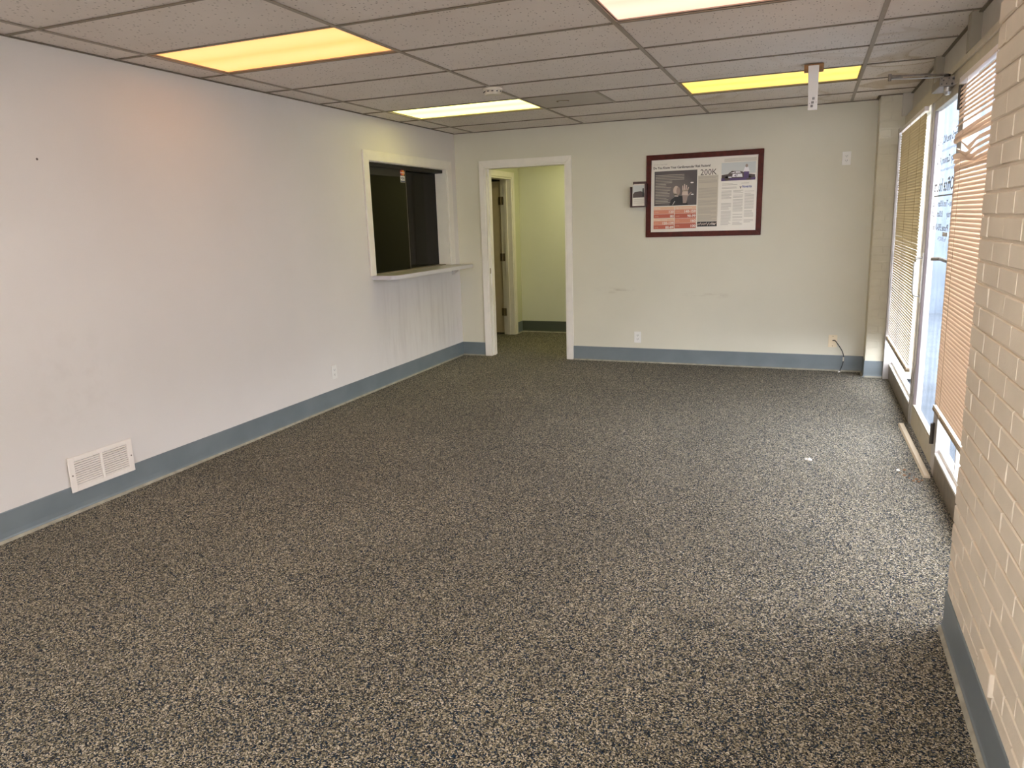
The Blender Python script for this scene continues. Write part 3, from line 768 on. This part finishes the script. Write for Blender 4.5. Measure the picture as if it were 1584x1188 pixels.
# ------------------------------------------------------------------ blinds
def slat_mesh(name, L_, tilt, mat, waves=None, width=.025, n=2):
    """slat along y, centred; tilt in degrees: room-side (-x) edge down when positive"""
    a = math.radians(tilt); v = []; f = []; ca, sa = math.cos(a), math.sin(a)
    st = n if not waves else len(waves)
    for i in range(st):
        if waves: t_, dz, dt, dx = waves[i]
        else: t_, dz, dt, dx = i / (st - 1), 0, 0, 0
        aa = a + math.radians(dt); ca, sa = math.cos(aa), math.sin(aa)
        for q in (-.5, -.17, .17, .5):
            u = q * width; cv = .0042 * (1 - (2 * q) ** 2)
            v.append((u * ca - cv * sa + dx, (t_ - .5) * L_, u * sa + cv * ca + dz))
    for i in range(st - 1):
        for q in range(3):
            b = i * 4 + q; f.append((b, b + 1, b + 5, b + 4))
    me = bpy.data.meshes.new(name); me.from_pydata(v, [], f); me.materials.append(MATS[mat])
    for p in me.polygons: p.use_smooth = True
    me.update(); return me
def blind(y0, y1, ztop, zbot, tilt, mat, rail_mats, label, skip=(), jit=.6, xin=.026):
    xb = lambda z: XF - xin - .014 * z
    b = empty('window_blind', (xb(ztop), (y0 + y1) / 2, ztop), label, 'window blind', 'storefront mini blinds')
    MB().box(xb(ztop) - .014, xb(ztop) + .012, y0, y1, ztop - .028, ztop).build('headrail', rail_mats[0], b, bevel=.001)
    pitch = .0205; L_ = y1 - y0 - .012
    me = slat_mesh('slat', L_, tilt, mat); n = int((ztop - .045 - zbot) / pitch)
    for i in range(n):
        z = ztop - .045 - pitch * (i + .3)
        if any(a < z < c for a, c in skip): continue
        o = bpy.data.objects.new('slat', me); place(o, (xb(z), (y0 + y1) / 2 + random.uniform(-.002, .002), z), b)
        o.rotation_euler = (random.uniform(-.0012, .0012), math.radians(random.uniform(-jit, jit) * 2), 0)
    zl = ztop - .045 - pitch * n
    MB().box(xb(zl) - .011, xb(zl) + .011, y0 + .004, y1 - .004, zbot - .010, zbot + .004).build('bottom_rail', rail_mats[1], b, bevel=.001)
    MB().box(xb(zl) - .0135, xb(zl) + .0135, y0 + .004, y1 - .004, zbot - .024, zbot - .0102).build('bottom_rail_lip', rail_mats[2], b)
    for fy in (.13, .5, .87):
        yy = y0 + (y1 - y0) * fy
        for sx in (-.0135, .0125):
            MB().tube([(xb(ztop) + sx, yy, ztop - .028), (xb(zbot) + sx, yy, zbot)], .0008, 5).build('ladder_cord', 'cord', b)
        MB().box(xb(zbot) - .0145, xb(zbot) - .011, yy - .008, yy + .008, zbot - .014, zbot + .002).build('cord_button', rail_mats[1], b)
    return b, xb
bf, _ = blind(2.458, 3.925, 2.125, .385, -67, 'slat_lit_amber', ('blind_rail_white', 'blind_rail_cream', 'blind_rail_brown'), 'cream mini blind, coloured amber as if lit through, over the far window beside the brick pier')
bn, xbn = blind(YE + .01, 1.235, 2.105, .425, 62, 'slat_peach', ('blind_rail_white', 'blind_rail_cream', 'blind_rail_brown'), 'cream mini blind, coloured peach as if lit, with broken tangled slats over the near window', skip=[(1.665, 1.895)], xin=.024)
# the broken slats of the near blind
Lb = 1.235 - YE - .022; yb = (1.235 + YE) / 2
def bad(z, tilt, waves, width=.025, dx=0):
    o = bpy.data.objects.new('slat', slat_mesh('slat_bent', Lb, tilt, 'slat_peach', waves, width)); place(o, (xbn(z) + dx, yb, z), bn); return o
# t runs 0 = near end .. 1 = far end
bad(1.884, 62, [(0, .006, 0, 0), (.6, .004, 0, 0), (.8, 0, -8, 0), (.95, -.004, -15, -.004), (1, -.008, -20, -.006)])
bad(1.846, 72, [(0, .012, 0, 0), (.6, .006, 0, 0), (.75, 0, 5, -.002), (.9, -.012, 10, -.008), (1, -.022, 14, -.012)])
bad(1.828, 75, [(0, .010, 0, 0), (.6, .004, 0, 0), (.78, -.004, 8, -.004), (.9, -.016, 12, -.012), (1, -.026, 18, -.016)])
bad(1.815, 80, [(0, .002, 0, 0), (.6, -.002, 0, 0), (.8, -.006, 4, -.006), (.92, -.012, 10, -.014), (.98, -.018, 20, -.016)])
bad(1.773, 70, [(0, .004, 0, 0), (.55, .006, 0, 0), (.7, .004, 0, 0), (.78, -.03, 40, -.012), (.86, .01, 70, -.018), (.93, .034, 60, -.014)])
bad(1.748, 66, [(0, .004, 0, 0), (.55, .004, 0, 0), (.70, -.006, 0, -.004), (.79, -.034, 30, -.016), (.88, -.006, 70, -.02), (.95, .018, 90, -.016)])
bad(1.722, 74, [(0, .006, 0, 0), (.55, .002, 0, 0), (.67, -.010, 0, -.006), (.73, -.024, 10, -.012), (.84, -.004, 20, -.014), (1, .006, 10, -.012)], .028)
bad(1.706, 70, [(0, -.006, 0, 0), (.55, -.008, 0, 0), (.68, -.018, 0, -.008), (.8, -.004, 10, -.010), (1, -.002, 10, -.008)])
bad(1.688, 66, [(0, -.002, 0, 0), (.6, -.004, 0, 0), (.8, -.006, 6, -.004), (1, -.010, 10, -.004)])
bad(1.672, 64, [(0, .002, 0, 0), (.6, -.002, 0, 0), (.8, -.004, 6, -.002), (1, -.006, 8, -.002)])

# ------------------------------------------------------------------ hanging white stick on a wooden block
MB().box(3.524, 3.642, 2.205, 2.265, H - .044, H + .0).build('block_body', 'block_wood', bevel=.002)
bk = bpy.data.objects['block_body']
hs = empty('hanging_sign', (3.583, 2.235, H), 'white stick with three dark marks hanging from a wooden ceiling block', 'ceiling bracket')
bk.parent = hs; bk.location = WORLD[bk] - WORLD[hs]; bk.name = 'wooden_block'
MB().hexa([(3.560, 2.192, 2.125), (3.616, 2.192, 2.125), (3.616, 2.204, 2.125), (3.560, 2.204, 2.125), (3.549, 2.188, H - .012), (3.614, 2.188, H - .012), (3.614, 2.204, H - .012), (3.549, 2.204, H - .012)]).build('white_stick', 'white_enamel', hs, bevel=.002)
m = MB()
for i, z in enumerate((2.149, 2.171, 2.195)):
    x = 3.583 + i * .004
    m.box(x - .008, x + .006, 2.1885, 2.1912, z - .007, z - .0045).box(x - .008, x + .006, 2.1885, 2.1912, z + .0045, z + .007).box(x - .008, x - .0055, 2.1885, 2.1912, z - .007, z + .007).box(x + .0035, x + .006, 2.1885, 2.1912, z - .007, z + .007).box(x - .002, x, 2.1885, 2.1912, z - .006, z + .006).box(x - .008, x + .005, 2.1885, 2.1912, z - .001, z + .0015)
m.box(3.567, 3.570, 2.1885, 2.1912, 2.164, 2.167).box(3.606, 3.609, 2.1885, 2.1912, 2.170, 2.173)
m.build('mark', 'print_dark', hs)

# ------------------------------------------------------------------ outlets, grille, cable
def outlet_left(y, z, label):
    e = empty('wall_outlet', (0, y, z), label, 'outlet')
    MB().box(.0005, .006, y - .035, y + .035, z - .057, z + .057).build('cover_plate', 'white_plastic', e, bevel=.002)
    for dz in (-.02, .02):
        s_ = MB().box(.006, .0085, y - .016, y + .016, z + dz - .014, z + dz + .014).build('socket', 'white_plastic', e, bevel=.002)
        MB().box(.0084, .009, y - .0075, y - .0055, z + dz - .003, z + dz + .006).box(.0084, .009, y + .0055, y + .0075, z + dz - .003, z + dz + .006).box(.0084, .009, y - .002, y + .002, z + dz - .010, z + dz - .006).build('slot', 'slot_black', s_)
def outlet_far(x, z, label, mat='white_plastic'):
    e = empty('wall_outlet', (x, YW, z), label, 'outlet')
    MB().box(x - .036, x + .036, YW - .006, YW - .0005, z - .058, z + .058).build('cover_plate', mat, e, bevel=.002)
    for dz in (-.02, .02):
        s_ = MB().box(x - .016, x + .016, YW - .0085, YW - .006, z + dz - .014, z + dz + .014).build('socket', mat, e, bevel=.002)
        MB().box(x - .0078, x - .005, YW - .0092, YW - .0084, z + dz - .003, z + dz + .007).box(x + .005, x + .0078, YW - .0092, YW - .0084, z + dz - .003, z + dz + .007).box(x - .002, x + .002, YW - .0092, YW - .0084, z + dz - .010, z + dz - .006).build('slot', 'slot_black', s_)
    return e
outlet_left(1.737, .295, 'white duplex outlet low on the left wall')
outlet_far(2.017, .265, 'white duplex outlet low on the far wall below the framed poster')
outlet_far(3.883, 1.936, 'white duplex outlet high on the far wall near the brick pier')
cx, cz = 3.871, .285
e = empty('cable_outlet', (cx, YW, cz), 'ivory cable plate low on the far wall beside the pier', 'outlet')
MB().box(cx - .038, cx + .038, YW - .006, YW - .0005, cz - .058, cz + .058).build('cover_plate', 'ivory_plastic', e, bevel=.002)
MB().tube([(cx, YW - .006, cz + .045), (cx, YW - .0085, cz + .045)], .004, 8).build('screw', 'hinge_brass', e); MB().tube([(cx, YW - .006, cz - .045), (cx, YW - .0085, cz - .045)], .004, 8).build('screw', 'hinge_brass', e)
cb = empty('coax_cable', (cx, YW - .01, cz), 'short black cable drooping from the ivory plate to the carpet', 'cable')
pts = [(cx, YW - .006, cz + .005), (cx + .02, YW - .03, cz + .008), (cx + .05, YW - .045, cz - .03), (cx + .085, YW - .055, cz - .085), (cx + .10, YW - .06, cz - .14), (cx + .098, YW - .062, cz - .19), (cx + .085, YW - .075, cz - .24), (cx + .072, YW - .085, cz - .272)]
# smooth it
sm = []
for i in range(len(pts) - 1):
    p0, p1, p2, p3 = [Vector(pts[max(0, min(len(pts) - 1, i + d))]) for d in (-1, 0, 1, 2)]
    for q in range(5):
        t_ = q / 5; sm.append(.5 * ((2 * p1) + (-p0 + p2) * t_ + (2 * p0 - 5 * p1 + 4 * p2 - p3) * t_ ** 2 + (-p0 + 3 * p1 - 3 * p2 + p3) * t_ ** 3))
sm.append(Vector(pts[-1]))
MB().tube(sm, .0042, 8).build('cable', 'black_rubber', cb, smooth=True)
MB().tube([pts[4], (pts[5][0] + .001, pts[5][1], pts[5][2] + .012)], .0062, 8).build('tape_band', 'print_taupe', cb, smooth=True)
MB().tube([sm[-1], (cx + .062, YW - .094, .006)], .0065, 10).build('connector', 'decal_white', cb, smooth=True)

# floor-level supply grille on the left wall
gy0, gy1, gz0, gz1 = -.668, -.268, .116, .310
gr = empty('air_grille', (0, (gy0 + gy1) / 2, .21), 'white metal air return grille low on the left wall', 'vent grille')
X = .0085
fm = MB()
b = .034; mid = (gy0 + gy1) / 2
fm.box(.006, X + .006, gy0, gy0 + b, gz0, gz1).box(.006, X + .006, gy1 - b, gy1, gz0, gz1)
fm.box(.006, X + .006, gy0 + b, gy1 - b, gz0, gz0 + b * .8).box(.006, X + .006, gy0 + b, gy1 - b, gz1 - b * .8, gz1).box(.006, X + .006, mid - .008, mid + .008, gz0 + b * .8, gz1 - b * .8)
fm.build('frame', 'white_enamel', gr, bevel=.002)
MB().box(.0055, .0065, gy0 + .01, gy1 - .01, gz0 + .01, gz1 - .01).build('backing', 'duct_dark', gr)
n = 11; zz0 = gz0 + b * .8; zz1 = gz1 - b * .8
src = None
for ya, yb_ in ((gy0 + b, mid - .008), (mid + .008, gy1 - b)):
    for i in range(n):
        z = zz0 + (zz1 - zz0) * (i + .5) / n
        if src is None:
            src = MB().hexa([(.0068, ya, z - .001), (X + .005, ya, z - .0055), (X + .005, yb_, z - .0055), (.0068, yb_, z - .001), (.0068, ya, z + .003), (X + .005, ya, z - .0015), (X + .005, yb_, z - .0015), (.0068, yb_, z + .003)]).build('louvre', 'white_enamel', gr); off = WORLD[src].z - z
        else: share(src, 'louvre', (WORLD[src].x, (ya + yb_) / 2, z + off), gr)
for y_ in (gy0 + .015, gy1 - .015):
    MB().tube([(X + .006, y_, .21), (X + .0075, y_, .21)], .0045, 8).build('screw', 'closer_metal', gr)

# ------------------------------------------------------------------ framed poster
fx0, fx1, fz0, fz1 = 2.092, 3.184, 1.280, 2.064
ps = empty('framed_poster', ((fx0 + fx1) / 2, YW, (fz0 + fz1) / 2), 'framed health poster in dark red wood on the far wall', 'poster')
fw_ = .049; yf = YW - .024
for nm, q in (('frame_left', [(fx0, fz0), (fx0 + fw_, fz0 + fw_), (fx0 + fw_, fz1 - fw_), (fx0, fz1)]), ('frame_right', [(fx1, fz0), (fx1, fz1), (fx1 - fw_, fz1 - fw_), (fx1 - fw_, fz0 + fw_)]),
              ('frame_bottom', [(fx0, fz0), (fx1, fz0), (fx1 - fw_, fz0 + fw_), (fx0 + fw_, fz0 + fw_)]), ('frame_top', [(fx0, fz1), (fx0 + fw_, fz1 - fw_), (fx1 - fw_, fz1 - fw_), (fx1, fz1)])):
    MB().prism([(x, yf, z) for x, z in q], (0, .023, 0)).build(nm, 'mahogany', ps, bevel=.003)
px0, px1, pz0, pz1 = fx0 + fw_ - .003, fx1 - fw_ + .003, fz0 + fw_ - .003, fz1 - fw_ + .003
sheet = MB().box(px0, px1, YW - .010, YW - .002, pz0, pz1).build('poster_sheet', 'poster_paper', ps)
yp = YW - .0105
def pr_(name, mat, quads, d=0):
    m = MB()
    for (x0, x1, z0, z1) in quads: m.poly([(x0, yp - d, z0), (x1, yp - d, z0), (x1, yp - d, z1), (x0, yp - d, z1)])
    return m.build(name, mat, sheet)
def pp(name, mat, polys, d=0):
    m = MB()
    for p in polys: m.poly([(x, yp - d, z) for x, z in p])
    return m.build(name, mat, sheet)
pr_('printed_photo', 'print_photo', [(2.172, 2.582, 1.580, 1.908)], .0002)
# seated person raising an open hand, as in the print
cx0, cz0 = 2.39, 1.745
def blob(cx, cz, rx, rz, n=16, a0=0): return [(cx + rx * math.cos(a0 + 2 * math.pi * i / n), cz + rz * math.sin(a0 + 2 * math.pi * i / n)) for i in range(n)][::1]
pp('printed_figure', 'print_black', [[(2.32, 1.581), (2.50, 1.581), (2.485, 1.64), (2.45, 1.665), (2.42, 1.672), (2.37, 1.660), (2.335, 1.635)]], .0004)
pp('printed_figure', 'print_skin', [blob(2.385, 1.72, .030, .045), [(2.37, 1.665), (2.405, 1.662), (2.405, 1.70), (2.372, 1.69)]], .0006)
pp('printed_figure', 'print_skin_dark', [blob(2.405, 1.715, .018, .04), [(2.452, 1.60), (2.485, 1.60), (2.50, 1.68), (2.445, 1.68)], [(2.485, 1.665), (2.495, 1.66), (2.535, 1.695), (2.528, 1.705)]], .0007)
pp('printed_figure', 'print_skin', [[(2.440, 1.675), (2.500, 1.672), (2.495, 1.72), (2.445, 1.72)], [(2.444, 1.715), (2.457, 1.715), (2.452, 1.765), (2.443, 1.765)], [(2.459, 1.715), (2.471, 1.715), (2.470, 1.778), (2.459, 1.778)], [(2.474, 1.715), (2.485, 1.715), (2.489, 1.768), (2.478, 1.770)], [(2.486, 1.710), (2.496, 1.705), (2.508, 1.748), (2.499, 1.752)]], .0008)
pp('printed_figure', 'print_white', [blob(2.535, 1.790, .016, .006, 8), blob(2.54, 1.680, .014, .005, 8), [(2.35, 1.585), (2.354, 1.585), (2.375, 1.620), (2.371, 1.622)]], .0009)
# captions on the photo
q = []; rnd = random.Random(2)
for i in range(19): q.append((2.182, 2.182 + rnd.uniform(.10, .165) if i > 3 else 2.46, 1.868 - .0145 * i, 1.868 - .0145 * i + .0035))
o = pr_('printed_caption', 'print_taupe', q, .0010); tag(o, kind='stuff')
# table of readings
q1 = []; q2 = []; q3 = []
xa, xm, xb2 = 2.168, 2.372, 2.580
for a, b2 in ((xa, xm - .003), (xm + .003, xb2)):
    q3.append((a, b2, 1.543, 1.571))
q2 += [(xa, xm - .003, 1.503, 1.541)]; q1 += [(xa, xm - .003, 1.463, 1.501)]; q3 += [(xa, xm - .003, 1.437, 1.459)]; q2 += [(xa, xm - .003, 1.399, 1.435)]; q1 += [(xa, xm - .003, 1.357, 1.397)]
q2 += [(xm + .003, xb2, 1.503, 1.541)]; q1 += [(xm + .003, xb2, 1.458, 1.501)]; q2 += [(xm + .003, xb2, 1.411, 1.456)]; q1 += [(xm + .003, xb2, 1.360, 1.409)]
pr_('printed_row', 'print_red', q1, .0002); pr_('printed_row', 'print_salmon', q2, .0002); pr_('printed_row', 'print_peach', q3, .0002)
def ptext(s_, x, z, size, mat='print_dark', align='LEFT', width=None, bold=0.0, d=.0012):
    return text_mesh(s_, size, 'printed_text', mat, sheet, (x, yp - d, z), (1, 0, 0), (0, 0, 1), align, width, bold)
for s_, x, z in (('120', xm - .008, 1.510), ('80', xm - .008, 1.468), ('120-139', xm - .008, 1.402), ('80-89', xm - .008, 1.361), ('140-159', xb2 - .004, 1.510), ('90-99', xb2 - .004, 1.466), ('160', xb2 - .004, 1.419), ('100', xb2 - .004, 1.370)):
    ptext(s_, x, z, .034, 'print_white', 'RIGHT', bold=.0008)
for s_, x, z in (('Normal', xa + .006, 1.550), ('High blood pressure', xm + .009, 1.550), ('Prehypertension', xa + .006, 1.441)): ptext(s_, x, z, .019, 'print_white')
for x, z in ((xa + .012, 1.516), (xa + .012, 1.476), (xa + .012, 1.412), (xa + .012, 1.370), (xm + .014, 1.518), (xm + .014, 1.474), (xm + .014, 1.428), (xm + .014, 1.380)): ptext('mmHg', x, z, .013, 'print_peach')
ptext('A Guide to Heart Health', 2.165, 1.967, .016, 'print_grey_text', width=.13)
ptext('Do You Know Your Cardiovascular Risk Factors?', 2.160, 1.930, .030, 'print_dark', width=.545, bold=.0009)
ptext('200K', 2.610, 1.853, .078, 'print_dark', width=.152)
pr_('printed_column', 'print_taupe', [(2.590, 2.780, 1.420, 1.850)], .0001)
# body text: fine grey lines, far too small to read
q = []; 
def para(x0, x1, z1, z0, step=.0105, h=.0035, gap=.16):
    z = z1; 
    while z > z0:
        if rnd.random() > gap: q.append((x0, x1 - rnd.uniform(0, .35) * (x1 - x0) * (rnd.random() < .3), z - h, z))
        z -= step
para(2.598, 2.770, 1.838, 1.780); para(2.598, 2.770, 1.755, 1.745); para(2.598, 2.770, 1.732, 1.645); para(2.598, 2.770, 1.62, 1.57); para(2.598, 2.770, 1.55, 1.43)
para(2.815, 2.955, 1.775, 1.715); para(2.990, 3.060, 1.775, 1.755)
para(2.812, 2.905, 1.700, 1.375); para(2.920, 3.010, 1.700, 1.375); para(3.025, 3.110, 1.690, 1.400)
para(2.830, 3.120, 1.990, 1.965)
o = pr_('printed_lines', 'print_grey_text', q, .0005); tag(o, kind='stuff')
ptext('Novartis', 3.000, 1.722, .030, 'print_blue', width=.085, bold=.0008)
pp('printed_logo', 'print_dark', [[(2.978, 1.735), (2.984, 1.735), (2.990, 1.722), (2.996, 1.735), (2.992, 1.738), (2.988, 1.714), (2.984, 1.714)]], .0006)
# dark textured band
pr_('printed_band', 'print_black', [(2.592, 2.778, 1.372, 1.418)], .0002)
m = []
for i in range(16):
    x = 2.596 + .0112 * i; z = rnd.uniform(1.378, 1.395); m.append([(x, z), (x + .006, z), (x + .012, z + .018), (x + .006, z + .018)])
pp('printed_band', 'print_skin', m, .0004)
ptext('100', 2.725, 1.383, .024, 'print_white', d=.0008)
# car picture: side view of a race car with a person standing behind it
pr_('printed_sky', 'print_sky', [(2.806, 3.116, 1.850, 1.955)], .0002)
pr_('printed_ground', 'print_purple', [(2.806, 3.116, 1.790, 1.815)], .00025)
pr_('printed_ground', 'print_white', [(2.806, 3.116, 1.815, 1.850)], .0002)
pp('printed_car', 'print_dark', [[(2.808, 1.815), (3.112, 1.812), (3.112, 1.838), (3.06, 1.846), (2.985, 1.872), (2.90, 1.878), (2.865, 1.850), (2.808, 1.845)], blob(2.86, 1.812, .026, .022, 14), blob(3.055, 1.812, .026, .022, 14)], .0004)
pp('printed_car', 'decal_white', [[(2.905, 1.822), (3.00, 1.820), (2.995, 1.850), (2.91, 1.852)], [(2.885, 1.858), (2.93, 1.871), (2.925, 1.858)], [(2.935, 1.872), (2.975, 1.870), (2.985, 1.858), (2.935, 1.858)], [(2.87, 1.817), (2.90, 1.817), (2.90, 1.826), (2.87, 1.826)]], .0006)
ptext('47', 2.925, 1.824, .030, 'print_purple', bold=.0008, d=.0008)
pp('printed_driver', 'print_purple', [[(3.010, 1.805), (3.055, 1.805), (3.058, 1.875), (3.012, 1.878)]], .0007)
pp('printed_driver', 'decal_white', [[(3.005, 1.868), (3.062, 1.866), (3.052, 1.905), (3.018, 1.908)]], .0008)
pp('printed_driver', 'print_skin_dark', [blob(3.034, 1.920, .011, .016, 12)], .0009)

# brochure holder and brochures
bh = empty('brochure_holder', (2.02, YW - .04, 1.58), 'small dark wooden rack fixed at the left edge of the framed poster', 'brochure holder')
ya_ = YW - .085
MB().box(1.958, 2.089, YW - .012, YW - .001, 1.586, 1.822).build('back_panel', 'holder_wood', bh, bevel=.002)
MB().box(1.944, 1.960, ya_, YW - .001, 1.575, 1.772).build('side_panel', 'holder_wood', bh, bevel=.002)
MB().box(2.090, 2.108, ya_, YW - .0255, 1.578, 1.800).build('side_panel', 'holder_wood', bh, bevel=.002)
MB().box(1.960, 2.090, ya_, YW - .012, 1.575, 1.588).build('bottom_panel', 'holder_wood', bh, bevel=.002)
for i in range(3):
    y_ = YW - .072 + i * .015
    br = empty('brochure', (2.03, y_, 1.6), ('front brochure with a car picture in the small wooden rack', 'brochure just behind the front one in the small wooden rack', 'rearmost brochure in the small wooden rack')[i], 'brochure', 'brochures in the wooden rack')
    s_ = MB().box(1.968 + .003 * i, 2.088, y_, y_ + .006, 1.5885, 1.790 + .004 * i).build('pages', 'poster_paper', br)
    if i == 0:
        yq = y_ - .0004
        m = MB().poly([(1.972, yq, 1.710), (2.086, yq, 1.710), (2.086, yq, 1.786), (1.972, yq, 1.786)]); m.build('printed_sky', 'print_sky', s_)
        m = MB().poly([(1.972, yq - .0002, 1.668), (2.086, yq - .0002, 1.668), (2.086, yq - .0002, 1.712), (2.05, yq - .0002, 1.728), (1.99, yq - .0002, 1.722), (1.972, yq - .0002, 1.70)]); m.build('printed_car', 'print_dark', s_)
        m = MB().poly([(2.065, yq - .0004, 1.68), (2.083, yq - .0004, 1.68), (2.08, yq - .0004, 1.755), (2.068, yq - .0004, 1.755)]); m.build('printed_driver', 'print_black', s_)
        m = MB()
        for a in range(6): m.box(1.982, 2.084, yq - .0002, yq, 1.650 - a * .009, 1.652 - a * .009)
        m.build('printed_lines', 'print_grey_text', s_)

# ------------------------------------------------------------------ outside
struct(MB().box(4.40, 16, YB - 6, 14, -.2, -.03).build('pavement', 'pavement'), 'pale pavement outside the glass')
struct(MB().box(-4, 4.40, -14, YB - .15, -.2, -.03).build('pavement_back', 'pavement'), 'pavement behind the building')
ow = struct(MB().box(4.4, 9.5, 9.0, 9.3, -.03, 3.4).build('wall_outside', 'outside_wall'), 'added wall outside the glass, hides the bright sky')  # put in so the view through the glass stays dim
